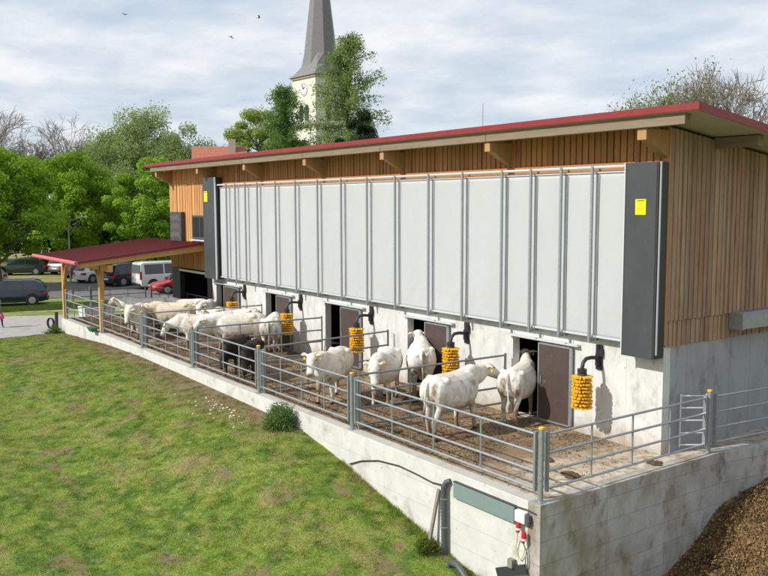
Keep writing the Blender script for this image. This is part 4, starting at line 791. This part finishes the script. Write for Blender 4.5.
def limb_segs(r, a, b, r0, r1, k=4, wob=.06, sag=0):
    a, b = np.array(a, float), np.array(b, float); L = np.linalg.norm(b-a); pts = [a+(b-a)*i/k+(r.randn(3)*wob*L*(0 if i in (0, k) else 1))+np.array([0, 0, sag*L*math.sin(math.pi*i/k)]) for i in range(k+1)]
    return [(*pts[i], *pts[i+1], r0+(r1-r0)*i/k, r0+(r1-r0)*(i+1)/k) for i in range(k)]
def broad_tree(name, label, loc, Ht, R, th, ncl, nlf, ls, c0, c1, seed, bark='bark', cr=.2, droop=0, low=.0, group=None, tr=.2, cat='tree', shape=1.0):
    r = np.random.RandomState(seed); t = thing(name, label, cat, loc, 0, group); hc = (Ht-th)/2; zc = th+hc
    u = r.randn(ncl*3, 3); u /= np.linalg.norm(u, axis=1)[:, None]; rad = r.rand(ncl*3)**.36; lump = .72+.5*fbm(u[:, 0]*2+seed, u[:, 1]*2+u[:, 2]*2.7, 1.3, 2); cc = u*rad[:, None]*lump[:, None]
    cc = cc[(cc[:, 2] > -.92)][:ncl]; k = len(cc); tp = np.where(cc[:, 2] > 0, 1-(.35*shape)*cc[:, 2]**2, 1-.25*cc[:, 2]**2); cc = np.stack([cc[:, 0]*R*tp, cc[:, 1]*R*tp, cc[:, 2]*hc+zc], 1)
    i = r.randint(0, k, nlf); sz = R*cr*(.7+.6*r.rand(k)); g = r.randn(nlf, 3); g[:, 2] *= .62
    gl = np.linalg.norm(g, axis=1)[:, None]; g = g/gl*(.45+.75*r.rand(nlf)[:, None]**.6); P = cc[i]+g*sz[i][:, None]*.92*np.array([1, 1, .8])
    if droop: P[:, 2] -= np.abs(r.randn(nlf))*droop*(.4+r.rand(k)[i])
    f = np.clip(.5+.28*r.randn(nlf)+.35*(r.rand(k)[i]-.5), 0, 1)[:, None]; V, F, c = leaf_cloud(P, ls, np.array(c0)*(1-f)+np.array(c1)*f, r, .62, None if droop else g); np_mesh('crown', V, F, M_['leaf'], t, c)
    S = limb_segs(r, (0, 0, -.3), (r.randn()*.2, r.randn()*.2, th+hc*1.3), tr, tr*.25, 7, .008)
    for q in cc[:int(k*.8)]:
        zb = max(th*.75, min(q[2]-.45*math.hypot(q[0], q[1]), th+hc*1.25)); S += limb_segs(r, (0, 0, zb), q, tr*.30, .018, 4, .05, .05)
    V, F = tubes(S, 6); np_mesh('trunk', V, F, M_[bark], t); return t
G0, G1 = (.13, .26, .016), (.32, .49, .045)
mg = 'bright green maples round the parking area'
broad_tree('maple_tree', 'bright green maple at the left edge with its dark trunk beside the car', (-55.9, -2.4, -.66), 10.0, 4.9, 2.2, 120, 52000, .105, G0, G1, 31, tr=.36, group=mg, cr=.19)
broad_tree('maple_tree', 'bright green maple behind the dark green car', (-68.6, 6.4, -.66), 11.0, 4.3, 1.6, 105, 48000, .105, G0, G1, 32, tr=.3, group=mg, cr=.2, shape=1.3)
broad_tree('maple_tree', 'bright green maple right of the others, next to the barn end', (-62.2, 11.2, -.66), 10.5, 3.5, .8, 85, 36000, .10, (.15, .29, .02), (.35, .53, .06), 33, tr=.22, group=mg, cr=.2, shape=1.6)
broad_tree('maple_tree', 'bright green maple deepest at the left, behind the leftmost maple', (-84, 3.0, -.66), 12.3, 5.4, 2, 110, 40000, .13, G0, (.25, .41, .04), 34, tr=.3, group=mg)
broad_tree('maple_tree', 'bright green maple filling the gap below the birch', (-84, 13.0, -.66), 8.4, 4.6, .5, 90, 28000, .13, (.09, .19, .015), (.22, .36, .035), 35, tr=.3, group=mg)
BC = ((.22, .29, .10), (.40, .49, .20))
broad_tree('birch_tree', 'tall airy birch above the maples left of the barn', (-83.0, 18.6, -.66), 17.4, 5.4, 2.5, 140, 100000, .10, *BC, 36, 'bark_pale', .26, 1.3, tr=.25, shape=1.0)
broad_tree('birch_tree', 'lower birch crown at the right of the tall birch', (-80.5, 23.0, -.66), 15.2, 4.2, 2.5, 90, 60000, .10, *BC, 46, 'bark_pale', .26, 1.3, tr=.2)
broad_tree('birch_tree', 'lower birch crown at the left of the tall birch', (-86, 14.6, -.66), 15.4, 4.2, 2.5, 85, 55000, .10, *BC, 47, 'bark_pale', .26, 1.3, tr=.2)
broad_tree('lime_tree', 'light green round tree left of the church tower', (-73.2, 27.9, -.66), 16.6, 4.9, 4, 100, 60000, .10, (.21, .30, .06), (.38, .50, .13), 137, tr=.3)
broad_tree('yew_tree', 'dark conifer right of the church tower', (-52.2, 27.2, -.66), 14.9, 2.5, 2, 90, 40000, .07, (.012, .028, .010), (.04, .07, .026), 38, tr=.25, cr=.2, shape=1.8)
def larch(label, loc, Ht, L0, seed, c0, c1, n=110, bare=.30, ls=.10):
    r = np.random.RandomState(seed); t = thing('larch_tree', label, 'tree', loc); S = limb_segs(r, (0, 0, -.3), (.3, 0, Ht), .28, .02, 9, .006); P = []
    for i in range(n):
        h = bare+(1-bare)*(i/n)**.85; a = r.rand()*6.28; L = L0*((1-h)**.42*.8+.06)*(.30+.95*r.rand())*(1.0 if h > bare+.05 else .7)+.25; z = Ht*h; d = np.array([math.cos(a), math.sin(a), .12+.25*r.randn()*.5]); e = np.array([.3*h, 0, z])+d*L
        S += limb_segs(r, (.3*h, 0, z-.1), e, .045, .01, 4, .04, -.05); m = int(60+150*L/L0*2)
        s = r.rand(m)**.7; q = np.array([.3*h, 0, z])+d*L*s[:, None]+r.randn(m, 3)*np.array([.20, .20, .16]); q[:, 2] -= np.abs(r.randn(m))*.42*(.3+s); P.append(q)
    P = np.concatenate(P); f = r.rand(len(P))[:, None]; V, F, c = leaf_cloud(P, ls, np.array(c0)*(1-f)+np.array(c1)*f, r, .6); np_mesh('crown', V, F, M_['leaf'], t, c); V, F = tubes(S, 5); np_mesh('trunk', V, F, M_['bark'], t)
larch('tall airy larch in front of the right side of the church tower', (-61.6, 31.8, -.66), 22.8, 6.2, 51, (.14, .22, .055), (.30, .40, .12), 185, .25, .09)
larch('shorter larch in front of the left side of the church tower', (-67.9, 28.3, -.66), 18.2, 5.0, 52, (.09, .19, .045), (.22, .34, .09), 165, .25, .09)
def bare_tree(label, loc, Ht, seed, depth=6, leaves=0, spread=.55, m='twig', r0=.2, group=None, sp=1.0, lc=((.1, .14, .03), (.17, .21, .06))):
    r = np.random.RandomState(seed); t = thing('bare_tree', label, 'tree', loc, 0, group); S = []; tips = []
    def grow(p, d, L, rad, k):
        e = p+d*L; mid = (p+e)/2+r.randn(3)*L*.05; S.append((*p, *mid, rad, rad*.85)); S.append((*mid, *e, rad*.85, rad*.7))
        if k == 0: tips.append(e); return
        for q in range(3 if k > 2 else 3):
            nd = d+r.randn(3)*spread; nd[2] += .12; nd /= np.linalg.norm(nd); grow(e if q else mid+(e-mid)*r.rand(), nd, L*(.66+.2*r.rand()), max(rad*.62, .017), k-1)
    grow(np.array([0, 0, -.3]), np.array([0, 0, 1.]), Ht*.26, r0, depth)
    V, F = tubes(S, 4); k = (Ht)/V[:, 2].max(); V *= k*np.array([sp, sp, 1]); np_mesh('trunk', V, F, M_[m], t)
    if leaves:
        T = np.array(tips)*k*np.array([sp, sp, 1]); i = r.randint(0, len(T), leaves); P = T[i]+r.randn(leaves, 3)*.35; i2 = r.rand(leaves)[:, None]; V, F, c = leaf_cloud(P, .09, np.array(lc[0])*(1-i2)+np.array(lc[1])*i2, r); np_mesh('crown', V, F, M_['leaf'], t, c)
bare_tree('bare tree rising above the maples at the left edge', (-92.6, 4.8, -.66), 17.8, 61, 7, 0, .5, r0=.3)
bare_tree('smaller bare tree right of the bare tree at the left edge', (-90.2, 11.0, -.66), 16.6, 62, 7, 0, .52, r0=.25)
bare_tree('bare tree with first green leaves behind the right end of the barn roof', (-26.0, 38.0, -.66), 16.2, 63, 7, 9000, .54, r0=.22, sp=.9, lc=((.14, .19, .04), (.26, .33, .09)))
bare_tree('bare dark tree at the right edge behind the barn', (-23.8, 41.0, -.66), 16.6, 66, 7, 0, .56, r0=.2, sp=.8)
# hedge and wood behind the parking lot
def thicket(label, x0, y0, x1, y1, hgt, n, seed):
    r = np.random.RandomState(seed); L = math.hypot(x1-x0, y1-y0); k = int(L*2.6); s = r.rand(k); cc = np.stack([x0+(x1-x0)*s+r.randn(k)*1.2, y0+(y1-y0)*s+r.randn(k)*1.2, r.rand(k)**.8*hgt*(.75+.5*fbm(s*L, s*0, .2, 2))-.5], 1)
    i = r.randint(0, k, n); P = cc[i]+r.randn(n, 3)*np.array([.75, .75, .6]); f = np.clip(.5+.3*r.randn(n)+.4*(r.rand(k)[i]-.5), 0, 1)[:, None]
    V, F, c = leaf_cloud(P, .24, np.array((.03, .075, .01))*(1-f)+np.array((.10, .19, .03))*f, r, .65); tag(np_mesh('hedge', V, F, M_['leaf'], None, c), label, 'hedge', kind='stuff')
thicket('dark green thicket behind the parked cars', -100, -14, -72, 27, 5.5, 26000, 71)
thicket('low thicket right of the parked cars beyond the barn', -76, 16, -60, 30, 3.2, 12000, 72)

# ------------------------------------------------------------------ church, houses, lamp
def church():
    c = Vector((-102.1, 53.4, 0)); s = 3.1; t = thing('church_tower', 'cream church tower with tall grey shingled spire', 'church tower', (c.x, c.y, -.66))
    # faces: left lit face and right shaded face; turn so that the visible corner points to the camera
    a0 = math.radians(3); ca, sa = math.cos(a0), math.sin(a0)
    def w(x, y, z): return (c.x+x*ca-y*sa, c.y+x*sa+y*ca, z)
    def bx(mb, a, b):
        P = [w(a[0], a[1], a[2]), w(b[0], a[1], a[2]), w(b[0], b[1], a[2]), w(a[0], b[1], a[2]), w(a[0], a[1], b[2]), w(b[0], a[1], b[2]), w(b[0], b[1], b[2]), w(a[0], b[1], b[2])]; mb.add(P, [(0, 3, 2, 1), (4, 5, 6, 7), (0, 1, 5, 4), (1, 2, 6, 5), (2, 3, 7, 6), (3, 0, 4, 7)])
    mb = MB(); bx(mb, (-s, -s, -1), (s, s, 24.2)); wl = mb.build('wall', M_['church'], t)
    for e, z0, z1 in ((.16, 16.9, 17.3), (.16, 11.0, 11.3), (.22, 24.2, 24.5)): mb = MB(); bx(mb, (-s-e, -s-e, z0), (s+e, s+e, z1)); mb.build('cornice', M_['stonework'], t)
    # spire: square flare to octagon
    rings = []
    for z, rr, sq in ((24.5, s+.45, 1), (25.2, s*.96, .8), (26.2, s*.83, .4), (28.0, s*.755, .0), (48.8, .05, 0)):
        R = []
        for k in range(16):
            a = 2*math.pi*k/16; # octagon and square radii at this angle
            oc = 1/max(abs(math.cos(((a+math.pi/8) % (math.pi/4))-math.pi/8)), .9); q = 1/max(abs(math.cos(a)), abs(math.sin(a))); R.append(w(math.cos(a)*rr*(q*sq+oc*(1-sq)), math.sin(a)*rr*(q*sq+oc*(1-sq)), z))
        rings.append(R)
    mb = MB(); mb.loft(rings); mb.build('spire', M_['slate'], t)
    for face in range(2):
        def f(u, z, d): return w(u, -s-d, z) if face == 0 else w(s+d, u, z)
        # clock
        mb = MB(); mb.loft([[f(1.0*math.cos(a), 22.6+1.0*math.sin(a), .01) for a in np.linspace(0, 2*math.pi, 24, endpoint=False)], [f(1.0*math.cos(a), 22.6+1.0*math.sin(a), .10) for a in np.linspace(0, 2*math.pi, 24, endpoint=False)]]); ck = mb.build('clock', M_['white_plastic'], t)
        mb = MB()
        for k in range(12): a = 2*math.pi*k/12; mb.bar(f(.72*math.cos(a), 22.6+.72*math.sin(a), .13), f(.92*math.cos(a), 22.6+.92*math.sin(a), .13), .09, .05)
        mb.bar(f(0, 22.6, .15), f(.35, 22.9, .15), .1, .05); mb.bar(f(0, 22.6, .17), f(-.25, 23.3, .17), .08, .05); mb.build('clock_hands', M_['black'], ck)
        for u in (-.75, .75):
            pts = [(u-.5, 17.9), (u+.5, 17.9), (u+.5, 19.8)]+[(u+.5*math.cos(a), 19.8+.5*math.sin(a)) for a in np.linspace(.3, math.pi-.3, 6)]+[(u-.5, 19.8)]
            mb = MB(); mb.loft([[f(p[0], p[1], .005) for p in pts], [f(p[0], p[1], .05) for p in pts]]); mb.build('belfry_window', M_['dark_side'], t)
        mb = MB(); mb.loft([[f(p[0], p[1], .005) for p in ((-.35, 13.2), (.35, 13.2), (.35, 15), (-.35, 15))], [f(p[0], p[1], .05) for p in ((-.35, 13.2), (.35, 13.2), (.35, 15), (-.35, 15))]]); mb.build('window', M_['dark_side'], t)
church()
def house(label, cx, cy, rz, L, Wd, ze, zr, wallm, name='house'):
    t = thing(name, label, 'house', (cx, cy, -.66), rz); mb = MB(); e = ze+.66; rg = zr+.66
    mb.prism([(-Wd/2, -.5), (Wd/2, -.5), (Wd/2, e), (0, rg-.15), (-Wd/2, e)], 'X', -L/2, L/2); mb.build('wall', wallm, t, world=False)
    mb = MB(); o = .5; sl = (rg-e)/(Wd/2)
    for s in (-1, 1): mb.prism([(0, rg), (s*(Wd/2+o), rg-(Wd/2+o)*sl), (s*(Wd/2+o), rg-(Wd/2+o)*sl-.16), (0, rg-.16)], 'X', -L/2-.4, L/2+.4)
    rf = mb.build('roof', M_['tile'], t, world=False); mb = MB(); mb.box((L*.2, -.9, rg-.9), (L*.2+.7, -.2, rg+.7)); mb.build('chimney', M_['stonework'], rf, world=False)
    for x in np.linspace(-L/2+1.3, L/2-1.3, 4):
        for s in (-1, 1): mb = MB(); mb.box((x-.5, s*(Wd/2+.002), e-2.2), (x+.5, s*(Wd/2+.05), e-.8)); mb.build('window', M_['glass'], t, world=False)
house('house with red tiled roof showing above the far barn roof', -69.8, 21.7, math.radians(64), 4.6, 7.5, 8.6, 11.3, M_['render_pale'])
house('pale house glimpsed between the maples', -96, 21.5, math.radians(40), 11, 8, 5.2, 8.2, M_['render_pale'])
t = thing('street_lamp', 'grey street lamp among the maples', 'street lamp', (-57.6, 3.2, -.66)); mb = MB(); mb.tube([(-57.6, 3.2, -.7), (-57.6, 3.2, 3.9), (-57.4, 3.35, 4.25), (-56.9, 3.7, 4.42)], [.07, .05, .045, .04], 8); mb.build('pole', M_['galv'], t, smooth=True)
mb = MB(); mb.bar((-57.0, 3.62, 4.42), (-56.2, 4.2, 4.56), .24, .1); mb.build('lamp_head', M_['white_steel'], t, bevel=.03)

# ------------------------------------------------------------------ cars
def car(label, x, y, heading, paintm, L=4.4, Wd=1.8, Ht=1.46, kind='estate', plate=True):
    t = thing('parked_car' if kind != 'van' else 'parked_van', label, 'car' if kind != 'van' else 'van', (x, y, float(gz(x, y))+.018), math.radians(heading), 'cars in the parking area')
    l = L/2; b = .92 if kind != 'van' else 1.08; h = Wd/2
    # stations of lower body: x, z low, z high, half width
    hood = .98 if kind == 'suv' else .86
    if kind == 'van': hood = 1.12
    st = [(-l, .42, b-.10, h*.86), (-l+.06, .30, b-.02, h*.95), (-l+.35, .22, b, h), (-l*.3, .2, b+.0, h), (l*.28, .2, b-.02, h), (l*.42, .2, hood+.02, h*.99), (l*.8, .22, hood-.10, h*.95), (l-.1, .28, hood-.22, h*.86), (l, .38, hood-.34, h*.74)]
    def sec(s):
        px, zl, zh, w = s; return [(px, -w*.92, zl), (px, -w, zl+.12), (px, -w*1.0, zl+(zh-zl)*.6), (px, -w*.955, zh-.03), (px, -w*.90, zh), (px, w*.90, zh), (px, w*.955, zh-.03), (px, w*1.0, zl+(zh-zl)*.6), (px, w, zl+.12), (px, w*.92, zl)]
    mb = MB(); mb.loft([sec(s) for s in st])
    if kind == 'van': cab = [(-l+.02, b-.05), (-l+.10, Ht-.08), (-l+.3, Ht), (l*.28, Ht), (l*.40, Ht-.12), (l*.72, b+.02)]
    elif kind == 'hatch': cab = [(-l+.05, b-.04), (-l+.42, Ht-.10), (-l+.75, Ht-.01), (l*.02, Ht), (l*.14, Ht-.06), (l*.46, b-.06)]
    else: cab = [(-l+.06, b-.04), (-l+.38, Ht-.12), (-l+.62, Ht-.02), (l*.0, Ht), (l*.12, Ht-.05), (l*.45, b-.06)]
    def wz(z): return h*.90-(z-b)*.26 if kind != 'van' else h*.93-(z-b)*.12
    base = b-.05; rings = []
    for px, z in cab: rings.append([(px, -wz(base), base-.02), (px, -wz(max(z, base)), max(z, base)), (px, -wz(max(z, base))+.06, max(z, base)+.03), (px, wz(max(z, base))-.06, max(z, base)+.03), (px, wz(max(z, base)), max(z, base)), (px, wz(base), base-.02)])
    mb.loft(rings); mb.build('body', paintm, t, smooth=True, world=False)
    # glass
    def zroof(px): return float(np.interp(px, [c[0] for c in cab], [c[1] for c in cab]))
    xs0, xs1 = cab[1][0]+.02, cab[4][0]; cuts = {'van': [cab[1][0]+.18, -l*.28, l*.12, l*.62], 'hatch': [cab[1][0]+.12, -l*.22, l*.34], 'estate': [cab[1][0]+.12, -l*.42, -l*.05, l*.37], 'suv': [cab[1][0]+.12, -l*.42, -l*.05, l*.37]}[kind]
    for s in (-1, 1):
        for a, c in zip(cuts[:-1], cuts[1:]):
            a, c = a+.04, c-.04; za, zc = min(zroof(a), Ht)-.12, min(zroof(c), Ht)-.12; zb = b+.05
            pts = [(a+.03, zb), (c, zb), (c-.02, max(zc, zb+.04)), (a, max(za, zb+.04))]; mid = None
            if zroof(c) < Ht-.2: xm = cab[4][0]; pts = [(a, zb), (c, zb), (xm, zroof(xm)-.11), (a, za)]
            mb = MB(); V = [(p[0], s*(wz(p[1])+.006), p[1]) for p in pts]+[(p[0], s*(wz(p[1])-.02), p[1]) for p in pts]; n = 4; mb.add(V, [(0, 1, 2, 3), (7, 6, 5, 4)]+[(i, (i+1) % 4, 4+(i+1) % 4, 4+i) for i in range(4)]); mb.build('side_window', M_['car_glass'], t, world=False)
    def pane(p, q, name, inset=.08):
        (xa, za), (xb, zb) = p, q; d = Vector((xb-xa, 0, zb-za)); nrm = Vector((-d.z, 0, d.x)).normalized(); nrm = nrm if (nrm.z > 0) else -nrm; A = Vector((xa, 0, za))+d*.12+nrm*.035; B = Vector((xb, 0, zb))-d*.1+nrm*.035; mb = MB(); wa, wb = wz(A.z)-inset, wz(B.z)-inset
        V = [(A.x, -wa, A.z), (A.x, wa, A.z), (B.x, wb, B.z), (B.x, -wb, B.z)]; V += [(v[0]-nrm.x*.03, v[1], v[2]-nrm.z*.03) for v in V]; mb.add(V, [(0, 1, 2, 3), (7, 6, 5, 4)]+[(i, (i+1) % 4, 4+(i+1) % 4, 4+i) for i in range(4)]); mb.build(name, M_['car_glass'], t, world=False)
    pane((cab[0][0], b+.02), cab[1], 'rear_window'); pane(cab[4], (cab[5][0], b), 'windscreen')
    for sx in (-1, 1):
        for sy in (-1, 1):
            wx = sx*L*.295-.02*L; R = .33 if kind in ('estate', 'hatch') else .36; mb = MB(); mb.tube([(wx, sy*(h-.21), R), (wx, sy*(h-.02), R), (wx, sy*(h+.012), R)], [R, R, R-.03], 20); wh = mb.build('wheel', M_['tyre'], t, smooth=True, world=False)
            mb = MB(); mb.tube([(wx, sy*(h-.03), R), (wx, sy*(h+.018), R)], R*.62, 16)
            for k in range(5): a = 2*math.pi*k/5; mb.bar((wx, sy*(h+.022), R), (wx+R*.58*math.cos(a), sy*(h+.022), R+R*.58*math.sin(a)), .06, .02, up=(0, 1, 0))
            mb.build('rim', M_['rim'], wh, world=False)
            # arch
            mb = MB(); mb.tube([(wx, sy*(h-.24), R+.02), (wx, sy*(h+.004), R+.02)], R+.065, 20); mb.build('wheel_arch', M_['rubber'], t, world=False)
    for s in (-1, 1):
        mb = MB()
        if kind == 'van': mb.box((-l-.015, s*h*.78, .75), (-l+.1, s*(h*.95), 1.35))
        else: mb.box((-l-.012, s*h*.50, b-.26), (-l+.22, s*(h*.975), b-.08))
        mb.build('tail_light', M_['tail'], t, bevel=.02, world=False)
        mb = MB(); mb.box((l-.25, s*h*.48, hood-.40), (l-.03, s*h*.86, hood-.26)); mb.build('headlight', M_['lens'], t, bevel=.02, world=False)
        mb = MB(); mb.box((l*.36, s*(h+.0), b+.02), (l*.36+.12, s*(h+.17), b+.14)); mb.build('mirror', paintm, t, bevel=.02, world=False)
    mb = MB(); mb.box((-l-.02, -.26, .52), (-l+.02, .26, .63)); mb.build('number_plate', M_['plate'], t, world=False)
    for q in (((-l-.03, -h*.84, .28), (-l+.12, h*.84, .46)), ((l-.16, -h*.70, .25), (l+.02, h*.70, .38))): mb = MB(); mb.box(*q); mb.build('bumper', M_['rubber'] if kind != 'hatch' else paintm, t, bevel=.03, world=False)
    if kind in ('estate', 'suv'):
        mb = MB()
        for s in (-1, 1): mb.tube([(-l+.7, s*(wz(Ht)-.03), Ht+.06), (l*.05, s*(wz(Ht)-.03), Ht+.07)], .022, 6)
        mb.build('roof_rail', M_['galv'], t, world=False)
    return t
navy = paint('navy_paint', (.012, .022, .040)); blackp = paint('black_paint', (.013, .013, .015)); whitep = paint('white_paint', (.62, .63, .64)); silver = paint('silver_paint', (.36, .37, .38), .5); redp = paint('red_paint', (.42, .012, .018)); bluep = paint('blue_paint', (.012, .03, .11)); greenp = paint('dark_green_paint', (.012, .028, .018))
car('dark navy estate car parked nearest at the left edge', -44.75, -4.15, H(-.28, -.96), navy, 4.8, 1.84, 1.50, 'estate')
car('pale silver car half hidden behind the navy estate', -60.0, -3.2, H(-.28, -.96), silver, 4.4, 1.8, 1.45, 'hatch')
car('dark green car side on behind the yellowish lawn', -68.2, 1.9, H(-.45, -.9), greenp, 4.5, 1.8, 1.46, 'hatch')
car('dark blue car between the dark green and the silver car', -71.2, 5.6, H(-.35, .94), bluep, 4.4, 1.8, 1.5, 'hatch')
car('silver estate car seen from behind left of the canopy', -67.1, 6.0, H(-.55, .83), silver, 4.6, 1.82, 1.5, 'estate')
car('black car seen behind the left canopy post', -62.4, 6.0, H(-.3, .95), blackp, 4.5, 1.8, 1.48, 'estate')
car('white hatchback between the two canopy posts', -57.2, 5.5, H(-.25, .97), whitep, 4.1, 1.76, 1.46, 'hatch')
car('black off road car with red tail lights left of the white van', -53.2, 6.6, H(-.3, .95), blackp, 4.6, 1.88, 1.68, 'suv')
car('white passenger van under the canopy roof edge', -49.3, 8.0, H(-.05, 1), whitep, 5.0, 1.92, 1.95, 'van')
car('red car facing out in front of the white van', -45.2, 7.3, H(-.12, -.99), redp, 4.2, 1.76, 1.44, 'hatch')
car('white car far behind the trunk of the leftmost maple', -80.5, -.5, H(-.3, -.95), whitep, 4.3, 1.78, 1.46, 'hatch')

# ------------------------------------------------------------------ person and birds
def person():
    x, y = -34.55, -6.57; t = thing('person', 'child in a patterned brown top and pink skirt walking on the path', 'person', (x, y, float(gz(x, y))+.012), H(.55, .8)*math.pi/180)
    mb = MB(); k = .82
    def lb(pts): limb(mb, [tuple(c*k for c in p) for p in pts], 10)
    for s in (-1, 1):
        o = .12*s; lb([(0, .09*s, .86, .09, .10), (.03+o*.5, .09*s, .48, .06, .065), (o, .09*s, .1, .04, .045), (o+.02, .09*s, .05, .045, .06), (o+.07, .09*s, .03, .045, .10)])
        lb([(0, .2*s, 1.36, .05, .055), (-.02-o*.5, .25*s, 1.10, .042, .045), (.05-o, .25*s, .86, .034, .036), (.08-o, .25*s, .78, .03, .045)])
        for q in range(4): a = (q-1.5)*.018; lb([(.08-o+a, .25*s, .78, .009, .009), (.10-o+a*1.2, .25*s-.0, .71, .008, .008)])
        lb([(.10-o, .23*s, .82, .01, .01), (.13-o, .22*s, .77, .009, .009)])
    lb([(0, 0, .84, .17, .12), (0, 0, .98, .15, .11), (0, 0, 1.2, .17, .115), (0, 0, 1.36, .18, .10), (0, 0, 1.43, .09, .07), (.01, 0, 1.5, .05, .055)])
    mb.ball((.02*k, 0, 1.62*k), (.10*k, .085*k, .125*k), 12, 9); mb.ball((.115*k, 0, 1.60*k), (.025*k, .018*k, .03*k), 8, 6)
    for s in (-1, 1): mb.ball((.01*k, .088*k*s, 1.62*k), (.022*k, .014*k, .035*k), 8, 6)
    me = remeshed(mb, 'body', .011, 2); n = len(me.vertices); V = np.empty(n*3); me.vertices.foreach_get('co', V); V = V.reshape(-1, 3)/k
    col = np.tile(np.array([.50, .33, .25]), (n, 1)); z = V[:, 2]; top = (z > .88) & (z < 1.46); pat = fbm(V[:, 0]*3+V[:, 1]*4, z*3, 4, 2)[:, None]; col[top] = (np.array([.10, .075, .06])*(1-pat)+np.array([.26, .22, .19])*pat)[top]
    hand = (z < .84) & (np.abs(V[:, 1]) > .2); leg = (z < .90) & (np.abs(V[:, 1]) < .2); col[leg] = (.03, .06, .16); col[z < .08] = (.3, .3, .32)
    for s in (-1, 1): col[np.linalg.norm(V-np.array([.105, .032*s, 1.635]), axis=1) < .014] = (.02, .015, .015)
    col[(np.abs(z-1.555) < .007) & (V[:, 0] > .09) & (np.abs(V[:, 1]) < .03)] = (.3, .1, .1)
    a = me.color_attributes.new('col', 'FLOAT_COLOR', 'POINT'); c4 = np.ones((n, 4), np.float32); c4[:, :3] = col; a.data.foreach_set('color', c4.ravel()); me.materials.clear(); me.materials.append(M_['person']); o = bpy.data.objects.new('body', me); C.objects.link(o); o.parent = t
    mb = MB(); rr = []
    for z, a, b in ((.98, .165, .135), (.86, .21, .18), (.70, .25, .23), (.56, .27, .25)): rr.append([(a*.95*k*math.cos(q)*(1+.05*math.sin(6*q)), a*k*math.sin(q)*(1+.05*math.sin(6*q)), z*k) for q in np.linspace(0, 2*math.pi, 24, endpoint=False)])
    mb.loft(rr, cap=False); mb.build('skirt', mat('pink_cloth', (.75, .06, .25), .8, .08, 6), t, smooth=True, world=False)
    mb = MB(); mb.ball((-.005*k, 0, 1.655*k), (.115*k, .10*k, .115*k), 12, 8); mb.loft([[(-.06*k+a*k*math.cos(q)*.5, a*k*math.sin(q), z*k) for q in np.linspace(0, 2*math.pi, 12, endpoint=False)] for z, a in ((1.68, .09), (1.5, .10), (1.38, .08))]); mb.build('hair', mat('fair_hair', (.34, .23, .12), .6, .15, 20), t, smooth=True, world=False)
person()
def bird(x, y, z, hd, flap, label, s=1.0):
    t = thing('bird', label, 'bird', (x, y, z), math.radians(hd), 'birds in the sky'); t.scale = (s,)*3; mb = MB()
    mb.loft([ring(Vector((px, 0, pz)), (1, 0, 0), (0, 0, 1), a, a*.9, 8, 2) for px, pz, a in ((-.30, 0, .015), (-.2, 0, .03), (-.05, 0, .055), (.08, .005, .05), (.15, .02, .03), (.19, .025, .028), (.23, .015, .004))]); mb.add([(-.2, -.03, 0), (-.2, .03, 0), (-.42, .09, 0), (-.42, -.09, 0), (-.2, -.03, .012), (-.2, .03, .012), (-.42, .09, .008), (-.42, -.09, .008)], [(0, 1, 2, 3), (7, 6, 5, 4), (0, 4, 5, 1), (1, 5, 6, 2), (2, 6, 7, 3), (3, 7, 4, 0)]); mb.build('body', M_['bird'], t, world=False, smooth=True)
    for q in (-1, 1):
        mb = MB(); z1, z2 = .22*flap, .22*flap+.10*flap-.05; P = [(.10, .03*q, .01), (-.08, .03*q, .01), (-.07, .28*q, z1), (.12, .28*q, z1), (-.12, .58*q, z2), (.0, .58*q, z2)]
        V = P+[(a, b, c+.012) for a, b, c in P]; mb.add(V, [(0, 1, 2, 3), (3, 2, 4, 5), (9, 8, 7, 6), (11, 10, 8, 9), (0, 6, 7, 1), (1, 7, 8, 2), (2, 8, 10, 4), (4, 10, 11, 5), (5, 11, 9, 3), (3, 9, 6, 0)]); mb.build('wing', M_['bird'], t, world=False)
bird(-49.42, 5.42, 18.74, 200, .8, 'small dark bird highest at the left of the sky', .45)
bird(-43.95, 13.09, 18.5, 60, 1.0, 'dark bird with raised wings left of the spire tip', .5)
bird(-45.0, 11.39, 17.21, 210, -.5, 'dark bird gliding lower left of the spire', .48)
bird(-50.96, 20.45, 17.72, 180, .3, 'tiny dark bird close to the spire', .35)
